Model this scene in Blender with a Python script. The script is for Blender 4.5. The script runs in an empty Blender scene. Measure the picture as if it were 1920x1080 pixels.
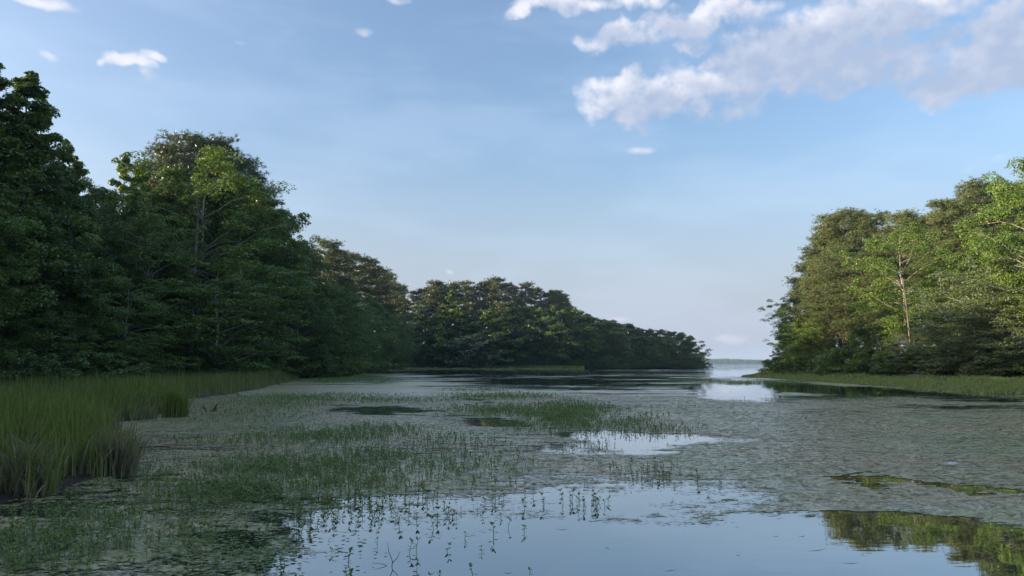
import bpy, math, random
import numpy as np
from mathutils import Vector, noise as mnoise

S = bpy.context.scene
C = S.collection
R = math.radians
random.seed(7)
RNG = np.random.default_rng(11)

# ------------------------------------------------------------------ camera
FPX = 1387.0           # focal length in photo pixels (26 mm lens on a 36 mm sensor)
HOR = 682.0
CAMH = 1.8
TILT = math.atan((HOR - 540) / FPX)
cam_d = bpy.data.cameras.new('camera'); cam_d.lens = 26.0; cam_d.sensor_width = 36.0
cam_d.clip_start = 0.1; cam_d.clip_end = 9000
cam = bpy.data.objects.new('camera', cam_d); C.objects.link(cam)
cam.location = (0, 0, CAMH); cam.rotation_euler = (math.pi / 2 + TILT, 0, 0)
S.camera = cam

# ------------------------------------------------------------------ sun and exposure
SUN_EL, SUN_AZ = 12.0, -99.0       # azimuth clockwise from +Y: the sun stands left, a little behind the camera
sd = Vector((math.sin(R(SUN_AZ)) * math.cos(R(SUN_EL)), math.cos(R(SUN_AZ)) * math.cos(R(SUN_EL)), math.sin(R(SUN_EL))))
sun_d = bpy.data.lights.new('sun', 'SUN'); sun_d.energy = 4.3; sun_d.angle = R(0.6); sun_d.color = (1.0, 0.80, 0.56)
sun = bpy.data.objects.new('sun', sun_d); C.objects.link(sun)
sun.rotation_euler = sd.to_track_quat('Z', 'Y').to_euler()
sun.location = (-60, -20, 90)
S.view_settings.view_transform = 'Standard'; S.view_settings.look = 'None'
S.view_settings.exposure = 1.45; S.view_settings.gamma = 1.0; S.view_settings.use_curve_mapping = False
S.render.engine = 'CYCLES'
S.cycles.max_bounces = 8; S.cycles.diffuse_bounces = 5; S.cycles.glossy_bounces = 3
S.cycles.transmission_bounces = 3; S.cycles.transparent_max_bounces = 12; S.cycles.volume_bounces = 0
S.cycles.use_denoising = True
S.cycles.sample_clamp_indirect = 6.0

# ------------------------------------------------------------------ node helpers
class NT:
    """tiny expression writer for shader nodes"""
    def __init__(s, tree): s.t = tree; s.n = tree.nodes; s.l = tree.links
    def put(s, sock, v):
        if isinstance(v, bpy.types.NodeSocket): s.l.new(v, sock)
        elif v is not None: sock.default_value = v
    def m(s, op, a, b=None, c=None, clamp=False):
        n = s.n.new('ShaderNodeMath'); n.operation = op; n.use_clamp = clamp
        for i, v in enumerate((a, b, c)):
            if v is not None: s.put(n.inputs[i], v)
        return n.outputs[0]
    def v(s, op, a, b=None):
        n = s.n.new('ShaderNodeVectorMath'); n.operation = op
        s.put(n.inputs[0], a)
        if b is not None:
            if op == 'SCALE': s.put(n.inputs[3], b)
            else: s.put(n.inputs[1], b)
        return n.outputs['Value'] if op in ('LENGTH', 'DOT_PRODUCT', 'DISTANCE') else n.outputs[0]
    def xyz(s, x=0.0, y=0.0, z=0.0):
        n = s.n.new('ShaderNodeCombineXYZ')
        for i, q in enumerate((x, y, z)): s.put(n.inputs[i], q)
        return n.outputs[0]
    def sep(s, v):
        n = s.n.new('ShaderNodeSeparateXYZ'); s.put(n.inputs[0], v); return n.outputs
    def noise(s, vec, scale, detail=3.0, rough=0.5, dist=0.0, color=False):
        n = s.n.new('ShaderNodeTexNoise'); s.put(n.inputs['Vector'], vec)
        n.inputs['Scale'].default_value = scale; n.inputs['Detail'].default_value = detail
        n.inputs['Roughness'].default_value = rough; n.inputs['Distortion'].default_value = dist
        return n.outputs['Color'] if color else n.outputs[0]
    def ss(s, x, lo, hi, a=0.0, b=1.0):
        n = s.n.new('ShaderNodeMapRange'); n.interpolation_type = 'SMOOTHSTEP'
        for i, q in enumerate((x, lo, hi, a, b)): s.put(n.inputs[i], q)
        return n.outputs[0]
    def lin(s, x, lo, hi, a=0.0, b=1.0):
        n = s.n.new('ShaderNodeMapRange'); n.clamp = True
        for i, q in enumerate((x, lo, hi, a, b)): s.put(n.inputs[i], q)
        return n.outputs[0]
    def mix(s, f, a, b, mode='MIX'):
        n = s.n.new('ShaderNodeMix'); n.data_type = 'RGBA'; n.blend_type = mode
        s.put(n.inputs[0], f); s.put(n.inputs[6], a); s.put(n.inputs[7], b)
        return n.outputs[2]
    def attr(s, name, out='Fac'):
        n = s.n.new('ShaderNodeAttribute'); n.attribute_name = name; return n.outputs[out]

# ------------------------------------------------------------------ world: clear evening sky with scattered cumulus
world = bpy.data.worlds.new('World'); S.world = world; world.use_nodes = True
wt = world.node_tree; wt.nodes.clear(); W = NT(wt)
SKY_STRENGTH = 0.15; HZ_AMT = 0.95; WATER_POW = 0.48; HAZE = 0.00016
sky = wt.nodes.new('ShaderNodeTexSky'); sky.sky_type = 'NISHITA'; sky.sun_disc = False
sky.sun_elevation = R(SUN_EL); sky.sun_rotation = R(SUN_AZ)
sky.altitude = 0; sky.air_density = 1.0; sky.dust_density = 4.0; sky.ozone_density = 4.0

def pix_dir(px, py):
    """direction in (azimuth, elevation) of a photo pixel, used to lay out the clouds"""
    x, y, z = px - 960, FPX, 540 - py
    y2 = y * math.cos(TILT) - z * math.sin(TILT); z2 = y * math.sin(TILT) + z * math.cos(TILT)
    return math.atan2(x, y2), math.atan2(z2, math.hypot(x, y2))

# (px, py, rx, ry, weight) of the cumulus heads; some lie beyond the frame so the sky goes on
PUFFS = [
 (1195,188,90,42,1.0),(1290,175,80,38,.85),(1370,205,60,30,.5),(1130,165,50,22,.6),
 (1420,100,62,58,1.0),(1380,135,50,34,.9),(1500,90,90,60,.95),(1560,60,70,50,.9),(1600,115,120,52,.8),(1450,150,120,35,.6),
 (1700,120,110,55,.6),(1580,165,60,22,.5),(1640,30,90,42,.9),(1750,150,90,35,.6),
 (1880,70,80,50,1.05),(1850,120,90,50,1.0),(1900,150,70,34,.9),(1800,140,60,30,.7),(1770,60,60,30,.6),
 (1150,68,50,30,.9),(1105,72,36,14,.6),(1290,42,80,30,.95),(1300,90,32,17,.75),(1220,70,40,24,.6),(1360,20,90,26,.8),
 (1040,8,80,18,1.0),(975,25,28,16,.9),(1200,4,60,16,.8),(1750,5,160,26,.7),(1900,15,90,24,.6),
 (240,110,40,12,.75),(282,102,24,8,.7),(215,104,14,9,.4),(192,112,9,8,.5),(90,104,20,8,.4),(110,10,40,14,.5),(95,14,20,8,.3),(60,2,50,8,.5),(270,134,18,12,.28),
 (680,58,20,8,.28),(655,60,20,5,.2),(448,81,10,5,.25),(545,62,16,7,.15),(1200,280,26,7,.35),(1185,278,14,5,.25),(725,507,9,9,.6),(842,512,6,5,.3),(1375,632,34,9,.25),
 (1155,600,22,5,.25),(1810,315,40,10,.14),(1880,293,24,8,.14),(750,0,24,7,.35),
 (2120,90,200,80,1.0),(2350,20,220,90,1.0),(1500,-140,300,90,.9),(1950,-180,300,110,1.0),(1000,-160,200,50,.8),(350,-150,160,40,.6),
 (2500,260,160,50,.8),(-300,60,160,40,.6),
]

def grad_noise(x, y, seed):
    """2-D gradient noise on numpy arrays, about -0.7..0.7"""
    r = np.random.default_rng(seed); n = 256
    ang = r.uniform(0, 2 * np.pi, (n, n)).astype(np.float32); gx, gy = np.cos(ang), np.sin(ang)
    xi, yi = np.floor(x).astype(np.int32), np.floor(y).astype(np.int32)
    xf, yf = x - xi, y - yi
    u, v = xf * xf * xf * (xf * (xf * 6 - 15) + 10), yf * yf * yf * (yf * (yf * 6 - 15) + 10)
    def g(a, b): 
        i, j = (xi + a) % n, (yi + b) % n
        return gx[i, j] * (xf - a) + gy[i, j] * (yf - b)
    return (g(0, 0) * (1 - u) + g(1, 0) * u) * (1 - v) + (g(0, 1) * (1 - u) + g(1, 1) * u) * v
def fbm(x, y, seed, oct_=5, gain=0.5):
    a, t, k = 1.0, 0, 1.0
    for o in range(oct_):
        t = t + a * grad_noise(x * k + 17.3 * o, y * k + 5.1 * o, seed + o); a *= gain; k *= 2.03
    return t
def sstep(x, a, b):
    t = np.clip((x - a) / (b - a), 0, 1); return t * t * (3 - 2 * t)

CW, CH = 2560, 760      # azimuth and elevation are stored finer around the middle of the map
KU, KV = math.atan(math.pi * 1.6), math.atan(1.5 * 1.6)
_az = (np.tan(((np.arange(CW) + .5) / CW * 2 - 1) * KU) / 1.6).astype(np.float32)
_el = (np.tan((np.arange(CH) + .5) / CH * KV) / 1.6).astype(np.float32)
A2, E2 = np.meshgrid(_az, _el)
rp = np.random.default_rng(5)
blobs = []
for (px, py, rx, ry, wgt) in PUFFS:
    a, e = pix_dir(px, py); a2, _ = pix_dir(px + rx, py); _, e2 = pix_dir(px, py - ry)
    blobs.append((a, e, abs(a2 - a) * 1.3, abs(e2 - e) * 1.3, wgt))
for k in range(46):                       # the same scattered cumulus round the rest of the sky
    a, e = rp.uniform(-math.pi, math.pi), rp.uniform(R(12), R(70))
    if abs(a) < R(52) and e < R(42): continue
    for q in range(rp.integers(2, 7)):
        blobs.append((a + rp.normal(0, .09), e + rp.normal(0, .03), rp.uniform(.04, .13), rp.uniform(.02, .05), rp.uniform(.6, 1)))
wx = fbm(A2 * 14, E2 * 14, 31, 5, .55) * 0.030; wy = fbm(A2 * 14 + 40, E2 * 14, 41, 5, .55) * 0.024
AW, EW = A2 + wx, E2 + wy
D0 = np.zeros_like(A2)
for (a, e, ra, re, wgt) in blobs:
    i0, i1 = np.searchsorted(_az, [a - ra - .1, a + ra + .1]); j0, j1 = np.searchsorted(_el, [e - re - .1, e + re + .1])
    if i1 <= i0 or j1 <= j0: continue
    kw = min(1.0, re / .022)
    q = ((A2[j0:j1, i0:i1] + wx[j0:j1, i0:i1] * kw - a) / ra) ** 2 + ((E2[j0:j1, i0:i1] + wy[j0:j1, i0:i1] * kw - e) / re) ** 2
    d = np.clip(1 - q, 0, 1) * wgt
    o = D0[j0:j1, i0:i1]
    D0[j0:j1, i0:i1] = np.maximum(o, d) + 0.35 * np.minimum(o, d)
fb = fbm(A2 * 34, E2 * 44, 61, 6, .54)
bil = np.abs(fbm(A2 * 46, E2 * 56, 81, 4, .5))          # billows
D0 = D0 * (1 + 0.75 * fb) - 0.05 * bil
D0 = D0 - 0.42 * np.clip(fbm(A2 * 19, E2 * 30, 71, 3, .5) - .02, 0, 1) * (D0 > 0)
D0 = np.clip(D0, 0, 3)
cov = sstep(D0, 0.0, 0.80) ** 0.8
def shift(f, da, de):
    ii = np.clip(np.searchsorted(_az, _az + da), 0, CW - 1); jj = np.clip(np.searchsorted(_el, _el + de), 0, CH - 1)
    return f[jj][:, ii]
occ = np.zeros_like(D0)
for k in range(1, 9):
    occ += np.clip(shift(D0, -0.0075 * k, 0.0055 * k), 0, 1.2)
lit_ = np.clip(np.exp(-occ * 0.55) * 1.35 + 0.25 * fb, 0, 1)
img = bpy.data.images.new('cloud_map', CW, CH, float_buffer=True, alpha=True)
img.colorspace_settings.name = 'Non-Color'
buf = np.ones((CH, CW, 4), np.float32)
buf[..., 0] = cov; buf[..., 1] = lit_
vl = fbm(A2 * 3.0, E2 * 11.0, 91, 5, .55)
buf[..., 2] = sstep(vl, -0.25, 0.6)
img.pixels.foreach_set(buf.ravel()); img.update()

tc = wt.nodes.new('ShaderNodeTexCoord')
dx = W.sep(tc.outputs['Generated'])
az = W.m('ARCTAN2', dx[0], dx[1])
el = W.m('ARCTAN2', dx[2], W.m('SQRT', W.m('ADD', W.m('MULTIPLY', dx[0], dx[0]), W.m('MULTIPLY', dx[1], dx[1]))))
ti = wt.nodes.new('ShaderNodeTexImage'); ti.image = img; ti.interpolation = 'Linear'; ti.extension = 'EXTEND'
W.put(ti.inputs[0], W.xyz(W.m('MULTIPLY_ADD', W.m('ARCTANGENT', W.m('MULTIPLY', az, 1.6)), .5 / KU, 0.5), W.m('MULTIPLY', W.m('ARCTANGENT', W.m('MULTIPLY', el, 1.6)), 1 / KV), 0.0))
ch = wt.nodes.new('ShaderNodeSeparateColor'); wt.links.new(ti.outputs[0], ch.inputs[0])
K = 1.0 / SKY_STRENGTH
CL_LIT = (0.355 * K, 0.355 * K, 0.385 * K, 1); CL_SH = (0.170 * K, 0.205 * K, 0.275 * K, 1)
ccol = W.mix(ch.outputs[1], CL_SH, CL_LIT)
SKY_GAIN = (1.19, 0.99, 0.85, 1)
base = W.mix(1.0, sky.outputs[0], SKY_GAIN, 'MULTIPLY')
# pale lilac evening haze hugging the horizon
hz = W.m('MULTIPLY', W.m('POWER', W.ss(el, -0.02, 0.34, 1.0, 0.0), 1.2), HZ_AMT)
base = W.mix(hz, base, (0.21 * K, 0.233 * K, 0.285 * K, 1))
base = W.mix(W.m('MULTIPLY', ch.outputs[2], 0.16), base, (0.27 * K, 0.33 * K, 0.42 * K, 1))
out = W.mix(W.m('MULTIPLY', ch.outputs[0], 0.92), base, ccol)
bg = wt.nodes.new('ShaderNodeBackground'); bg.inputs[1].default_value = SKY_STRENGTH
wt.links.new(out, bg.inputs[0])
wo = wt.nodes.new('ShaderNodeOutputWorld'); wt.links.new(bg.outputs[0], wo.inputs[0])
world.cycles.sampling_method = 'MANUAL'; world.cycles.sample_map_resolution = 512
#@@END_SKY

# ------------------------------------------------------------------ geometry helpers
def ground(px, py, z=0.0):
    """world point on the level z seen at a photo pixel"""
    x, y, w = px - 960, FPX, 540 - py
    y2 = y * math.cos(TILT) - w * math.sin(TILT); z2 = y * math.sin(TILT) + w * math.cos(TILT)
    t = (z - CAMH) / z2
    return x * t, y2 * t
def atY(px, Y, z=1.8):
    """world x of photo column px at distance Y"""
    d = Y * math.cos(TILT) + (z - CAMH) * math.sin(TILT)
    return (px - 960) / FPX * d
def topz(py, Y):
    """height above the water of photo row py at distance Y"""
    w = (540 - py) / FPX
    return CAMH + Y * (math.sin(TILT) + w * math.cos(TILT)) / (math.cos(TILT) - w * math.sin(TILT))
def project(x, y, z=0.0):
    d = y * math.cos(TILT) + (z - CAMH) * math.sin(TILT); u = -y * math.sin(TILT) + (z - CAMH) * math.cos(TILT)
    return 960 + FPX * x / d, 540 - FPX * u / d

def mesh_from(name, blocks, attrs=None, smooth=False):
    """blocks: list of (verts Nx3, faces Mxk); attrs: {name: per-vertex float array}"""
    V = np.concatenate([b[0] for b in blocks]).astype(np.float32)
    loops, starts, off, ls = [], [], 0, 0
    for v, f in blocks:
        f = np.asarray(f, np.int32)
        if len(f):
            k = f.shape[1]; loops.append((f + off).ravel()); starts.append(ls + np.arange(len(f)) * k); ls += f.size
        off += len(v)
    L = np.concatenate(loops); St = np.concatenate(starts)
    me = bpy.data.meshes.new(name)
    me.vertices.add(len(V)); me.vertices.foreach_set('co', V.ravel())
    me.loops.add(len(L)); me.loops.foreach_set('vertex_index', L.astype(np.int32))
    me.polygons.add(len(St)); me.polygons.foreach_set('loop_start', St.astype(np.int32))
    if smooth: me.polygons.foreach_set('use_smooth', np.ones(len(St), bool))
    me.update(calc_edges=True)
    for k, a in (attrs or {}).items():
        at = me.attributes.new(k, 'FLOAT', 'POINT'); at.data.foreach_set('value', np.asarray(a, np.float32))
    return me
def link(name, data, mat=None, parent=None, loc=(0, 0, 0), **props):
    o = bpy.data.objects.new(name, data); C.objects.link(o)
    if mat and not data.materials: data.materials.append(mat)
    if parent: o.parent = parent
    o.location = loc
    for k, v in props.items(): o[k] = v
    return o
def tube(pts, rad, n=5):
    """tapered branch along pts"""
    pts = np.asarray(pts, float); rad = np.asarray(rad, float); m = len(pts)
    t = np.gradient(pts, axis=0); t /= np.linalg.norm(t, axis=1)[:, None] + 1e-9
    ref = np.array([0.3, 0.9, 0.1]) if abs(t[0][2]) > .8 else np.array([0, 0, 1.0])
    u = np.cross(t, ref); u /= np.linalg.norm(u, axis=1)[:, None] + 1e-9
    w = np.cross(t, u)
    a = np.arange(n) / n * 2 * np.pi
    ring = pts[:, None] + rad[:, None, None] * (np.cos(a)[None, :, None] * u[:, None] + np.sin(a)[None, :, None] * w[:, None])
    f = []
    for i in range(m - 1):
        for j in range(n):
            k = (j + 1) % n
            f.append((i * n + j, i * n + k, (i + 1) * n + k, (i + 1) * n + j))
    return ring.reshape(-1, 3), np.array(f)
def unit(v): return v / (np.linalg.norm(v, axis=-1, keepdims=True) + 1e-9)

def leaf_quads(cen, nrm, size, aspect, rng, fold=0.25):
    """one folded rhombic leaf spray per centre"""
    n = len(cen); nrm = unit(nrm)
    d = unit(np.cross(nrm, rng.normal(size=(n, 3)))); s = np.cross(nrm, d)
    L = size[:, None]; Wd = L * aspect
    a = cen - d * L * .5; c = cen + d * L * .5 - nrm * L * fold * .6
    b = cen + s * Wd * .5 + nrm * L * fold * .2; e = cen - s * Wd * .5 + nrm * L * fold * .2
    V = np.stack([a, b, c, e], 1).reshape(-1, 3)
    i = np.arange(n)[:, None] * 4
    F = np.concatenate([i + [0, 1, 2], i + [0, 2, 3]], 1).reshape(-1, 3)
    return V, F

# ------------------------------------------------------------------ materials
def new_mat(name):
    m = bpy.data.materials.new(name); m.use_nodes = True; m.node_tree.nodes.clear()
    return m, NT(m.node_tree)
def finish(m, N, surf, vol=None):
    o = N.n.new('ShaderNodeOutputMaterial'); N.l.new(surf, o.inputs[0])
    return m
def leaf_mat(name, col, col2, trans=0.35, vary=0.35, gloss=0.05, tcol=(1.25, 1.3, .55)):
    """leaf colour varies by tree, by clump and by leaf; light also passes through the leaf"""
    m, N = new_mat(name)
    oi = N.n.new('ShaderNodeObjectInfo')
    t = N.attr('tint'); c = N.attr('clump')
    base = N.mix(N.m('ADD', N.m('MULTIPLY', c, .6), N.m('MULTIPLY', oi.outputs['Random'], .4)), col + (1,), col2 + (1,))
    k = N.m('MULTIPLY', N.lin(t, 0, 1, 1 - vary, 1 + vary), N.lin(oi.outputs['Random'], 0, 1, .82, 1.2))
    base = N.v('SCALE', base, k)
    d = N.n.new('ShaderNodeBsdfDiffuse'); N.put(d.inputs[0], base)
    tr = N.n.new('ShaderNodeBsdfTranslucent'); N.put(tr.inputs[0], N.v('MULTIPLY', base, tcol))
    mx = N.n.new('ShaderNodeMixShader'); mx.inputs[0].default_value = trans
    N.l.new(d.outputs[0], mx.inputs[1]); N.l.new(tr.outputs[0], mx.inputs[2])
    g = N.n.new('ShaderNodeBsdfGlossy'); g.inputs['Roughness'].default_value = .45; g.inputs[0].default_value = (.9, .95, 1, 1)
    fr = N.n.new('ShaderNodeFresnel'); fr.inputs[0].default_value = 1.35
    m2 = N.n.new('ShaderNodeMixShader'); N.put(m2.inputs[0], N.m('MULTIPLY', fr.outputs[0], gloss * 2))
    N.l.new(mx.outputs[0], m2.inputs[1]); N.l.new(g.outputs[0], m2.inputs[2])
    return finish(m, N, m2.outputs[0])
def bark_mat(name, c1, c2, scale=6):
    m, N = new_mat(name)
    tc = N.n.new('ShaderNodeTexCoord')
    p = N.v('MULTIPLY', tc.outputs['Object'], (1, 1, .18))
    n = N.noise(p, scale, 5, .65)
    b = N.n.new('ShaderNodeBsdfPrincipled'); b.inputs['Roughness'].default_value = .9
    N.put(b.inputs['Base Color'], N.mix(N.ss(n, .35, .65), c1 + (1,), c2 + (1,)))
    bp = N.n.new('ShaderNodeBump'); bp.inputs['Strength'].default_value = .6; bp.inputs['Distance'].default_value = .05
    N.l.new(n, bp.inputs['Height']); N.l.new(bp.outputs[0], b.inputs['Normal'])
    return finish(m, N, b.outputs[0])

M_OAK = leaf_mat('oak_leaves', (.072, .125, .026), (.140, .205, .044))
M_LIGHT = leaf_mat('young_green_leaves', (.098, .170, .030), (.145, .215, .044))
M_OLIVE = leaf_mat('grey_olive_leaves', (.110, .155, .050), (.150, .190, .065), gloss=.12)
M_GUM = leaf_mat('gum_leaves', (.080, .145, .026), (.145, .210, .040))
M_PINE = leaf_mat('pine_needles', (.062, .096, .030), (.120, .140, .048), trans=.15, gloss=.10)
M_BUSH = leaf_mat('bush_leaves', (.070, .125, .026), (.120, .180, .040))
M_BARK = bark_mat('grey_bark', (.085, .075, .062), (.17, .155, .13))
M_PBARK = bark_mat('pine_bark', (.10, .062, .045), (.24, .16, .115), 4)
M_PALE = bark_mat('pale_bark', (.20, .18, .15), (.36, .33, .28))
M_DEAD = bark_mat('wet_dead_wood', (.018, .014, .011), (.05, .04, .03), 14)

# ------------------------------------------------------------------ tree prototypes (trunk mesh, crown mesh), height 1 unit = metres at scale 1
def curve(p0, p1, n, rng, wob, sag=0.0):
    t = np.linspace(0, 1, n)[:, None]
    p = p0 + (p1 - p0) * t
    w = np.cumsum(rng.normal(size=(n, 3)), 0) * wob; w -= w[0]; w = w - w[-1] * t
    p = p + w; p[:, 2] += np.sin(t[:, 0] * np.pi) * sag
    return p
def puff_leaves(cens, rx, rz, per, size, aspect, rng, up=0.75):
    """leaf sprays filling flattened puffs, more of them near the top skin"""
    n = len(cens); K = per
    d = unit(rng.normal(size=(n, K, 3))); r = rng.uniform(.25, 1, (n, K, 1)) ** .5
    d[..., 2] = np.where(rng.random((n, K)) < .68, np.abs(d[..., 2]), d[..., 2])
    R3 = np.stack([rx, rx, rz], -1)[:, None, :]
    off = d * r * R3
    # droop outwards
    off[..., 2] -= (np.linalg.norm(off[..., :2], axis=-1) / (rx[:, None] + 1e-6)) ** 2 * rz[:, None] * .45
    pos = (cens[:, None] + off).reshape(-1, 3)
    nr = (d * .75 + rng.normal(size=(n, K, 3)) * .55 + [0, 0, up]).reshape(-1, 3)
    sz = rng.uniform(.65, 1.3, n * K) * size
    V, F = leaf_quads(pos, nr, sz, aspect, rng)
    tint = np.repeat(np.clip(rng.normal(.5, .22, n * K), 0, 1), 4)
    cl = np.repeat(np.repeat(np.clip(rng.normal(.5, .25, n), 0, 1), K), 4)
    return V, F, tint, cl

def broadleaf(H, Rc, base, n_limb, n_sub, per, size, seed, profile='round', puff=1.0, flat=.5, mat=None, bark=None, tr=.018, lean=(0, 0), aspect=.6):
    rng = np.random.default_rng(seed)
    top = np.array([lean[0] + rng.normal() * .3, lean[1] + rng.normal() * .3, H * .93])
    tp = curve(np.zeros(3), top, 9, rng, H * .008)
    r0 = H * tr; tr_r = r0 * (1 - np.linspace(0, 1, 9) ** .8 * .9); tr_r[0] *= 1.35
    wood = [tube(tp, tr_r, 7)]
    cens, crx = [], []
    lob = rng.uniform(0, 6.28, 4)
    def env(t, az):
        if profile == 'round': f = max(.05, 1 - abs(2 * (t - .42)) ** 2.2) ** .55 if t > .42 else .62 + .38 * (t / .42) ** .7
        elif profile == 'cone': f = (1 - t) ** .9 * 1.05 + .04; f *= min(1, .75 + t * 1.5)
        elif profile == 'vase': f = .45 + .55 * math.sin(min(1, t * 1.15) * math.pi * .62); f *= 1 - max(0, t - .82) * 3.2
        elif profile == 'airy': f = .7 + .3 * math.sin(t * 3.1)
        return f * Rc * (1 + .24 * math.sin(az * 2 + lob[0] + t * 6) + .18 * math.sin(az * 3 + lob[1] - t * 9) + float(np.clip(rng.normal() * .12, -.25, .18)))
    for i in range(n_limb):
        t = (i + rng.uniform(.1, .9)) / n_limb
        az = i * 2.39996 + rng.normal() * .35
        zt = base * H + t * (1 - base) * H * .97              # where the limb ends
        rr = env(t, az)
        zs = max(.12 * H, zt - rr * rng.uniform(.25, .7))      # where it leaves the trunk
        k = min(.97, zs / (H * .93)); p0 = np.array([np.interp(k, np.linspace(0, 1, 9), tp[:, q]) for q in range(3)])
        p1 = np.array([top[0] * k + math.cos(az) * rr, top[1] * k + math.sin(az) * rr, zt])
        lp = curve(p0, p1, 6, rng, rr * .03, rr * .08)
        lr = r0 * .36 * (1 - k * .6)
        wood.append(tube(lp, lr * np.linspace(1, .22, 6), 4))
        for j in range(n_sub):
            s = rng.uniform(.35, 1.0) if j else 1.0
            q0 = np.array([np.interp(s, np.linspace(0, 1, 6), lp[:, q]) for q in range(3)])
            dd = unit(np.array([math.cos(az + rng.normal() * 1.0), math.sin(az + rng.normal() * 1.0), rng.normal() * .35 + .22]))
            q1 = q0 + dd * rr * rng.uniform(.12, .42) * (1.1 - .3 * s)
            if j % 2 == 0: wood.append(tube(np.array([q0, (q0 + q1) / 2 + rng.normal(size=3) * .05, q1]), [lr * .3, lr * .2, lr * .08], 3))
            cens.append(q1); crx.append(rng.uniform(.5, 1.2) * ((.42 + .58 * (1 - t)) if profile == 'cone' else 1))
    # leader tufts
    for j in range(max(3, n_limb // 8)):
        wj = .18 + .10 * j if profile == 'cone' else .5
        cens.append(top + rng.normal(size=3) * [wj, wj, .2] + [0, 0, H * .05 - j * .42]); crx.append(rng.uniform(.3, .45) + (.05 * j if profile == 'cone' else .2))
    cens = np.array(cens); crx = np.array(crx) * puff
    cens[:, 2] = np.maximum(cens[:, 2], .35)
    V, F, ti, cl = puff_leaves(cens, crx, crx * flat, per, size, aspect, rng)
    V[:, 2] = np.maximum(V[:, 2], .02)
    return mesh_from('trunk_mesh', wood, smooth=True), mesh_from('crown_mesh', [(V, F)], {'tint': ti, 'clump': cl}), mat, bark or M_BARK, H

def pine(H, Rc, base, n_br, tufts, seed, tuft=.40, needles=11, width=.060, top_round=.7, mat=None):
    """loblolly: long bare or thinly branched stem, rounded head of needle plates at the branch ends"""
    rng = np.random.default_rng(seed)
    top = np.array([rng.normal() * .4, rng.normal() * .4, H * .97])
    tp = curve(np.zeros(3), top, 10, rng, H * .004)
    r0 = H * .0135; wood = [tube(tp, r0 * (1 - np.linspace(0, 1, 10) ** 1.3 * .85), 7)]
    tc_, ts, cl = [], [], []
    lob = rng.uniform(0, 6.28, 3)
    for i in range(n_br):
        t = (i + rng.uniform(0, 1)) / n_br
        z = H * (base + (1 - base) * t ** .85)
        az = i * 2.39996 + rng.normal() * .4
        tt = (z / H - base) / (1 - base)
        prof = (math.sin(min(1, .18 + tt * .95) * math.pi) ** .6) if tt < .75 else top_round * max(.1, (1 - tt)) ** .5 * 1.7
        rr = Rc * max(.18, prof) * rng.uniform(.6, 1.15) * (1 + .2 * math.sin(az * 2 + lob[0]))
        k = z / (H * .97); p0 = np.array([np.interp(min(k, 1), np.linspace(0, 1, 10), tp[:, q]) for q in range(3)])
        p1 = p0 + np.array([math.cos(az) * rr, math.sin(az) * rr, rr * rng.uniform(.0, .38)])
        bp = curve(p0, p1, 6, rng, rr * .035, -rr * .05)
        wood.append(tube(bp, r0 * .28 * (1.1 - tt * .6) * np.linspace(1, .2, 6), 4))
        nc = max(2, int(3 + rr * 1.0))
        for c in range(nc):
            s = rng.uniform(.42, 1.0) if c else 1.02
            q = np.array([np.interp(min(1, s), np.linspace(0, 1, 6), bp[:, w]) for w in range(3)])
            side = np.array([-math.sin(az), math.cos(az), 0]) * rng.normal() * rr * .22
            cc = q + side + [0, 0, .15]
            m = int(tufts * rng.uniform(.6, 1.3) * 1.45)
            o = rng.normal(size=(m, 3)) * [.60, .60, .27]; o[:, 2] = np.abs(o[:, 2]) * 1.2 - (o[:, 0] ** 2 + o[:, 1] ** 2) * .16
            tc_.append(cc + o); cl.append(np.full(m, np.clip(rng.normal(.5, .28), 0, 1)))
            if c % 2 == 0: wood.append(tube(np.array([q - side * 0, q + side * .6, cc]), [r0 * .07, r0 * .05, r0 * .03], 3))
    T = np.concatenate(tc_); CLm = np.concatenate(cl); n = len(T); K = needles
    d = unit(rng.normal(size=(n, K, 3)) * [1, 1, .75] + [0, 0, .45])
    L = tuft * rng.uniform(.7, 1.2, (n, K, 1))
    sd_ = unit(np.cross(d, rng.normal(size=(n, K, 3)))) * width
    b = T[:, None] + d * .04
    V = np.stack([b - sd_ * .5, b + sd_ * .5, b + d * L + sd_ * .22, ], 2).reshape(-1, 3)
    F = np.arange(n * K * 3).reshape(-1, 3)
    ti = np.repeat(np.clip(rng.normal(.5, .25, n), 0, 1), K * 3); c2 = np.repeat(CLm, K * 3)
    return mesh_from('trunk_mesh', wood, smooth=True), mesh_from('crown_mesh', [(V, F)], {'tint': ti, 'clump': c2}), mat or M_PINE, M_PBARK, H

PROTO = {}
# near kinds
PROTO['oak'] = [broadleaf(20, 6.2, .10, 46, 7, 130, .235, 101 + i, 'round', 1.25, .5, M_OAK) for i in range(3)]
PROTO['gum'] = [broadleaf(22, 4.4, .12, 48, 6, 120, .225, 131 + i, 'cone', 1.05, .6, M_GUM, tr=.014) for i in range(2)]
PROTO['light'] = [broadleaf(18, 4.6, .30, 34, 6, 105, .21, 151 + i, 'vase', 1.0, .55, M_LIGHT, M_PALE, tr=.012) for i in range(2)]
PROTO['olive'] = [broadleaf(13, 5.4, .06, 36, 8, 100, .20, 171 + i, 'airy', 1.15, .30, M_OLIVE, M_PALE, tr=.013) for i in range(2)]
PROTO['pine'] = [pine(26, 4.6, b, nb, 11, 191 + i, mat=M_PINE) for i, (b, nb) in enumerate(((.42, 46), (.30, 58), (.55, 40)))]
PROTO['bush'] = [broadleaf(3.2, 2.2, .0, 16, 6, 60, .20, 211 + i, 'round', .55, .6, M_BUSH, tr=.012) for i in range(2)]
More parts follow.
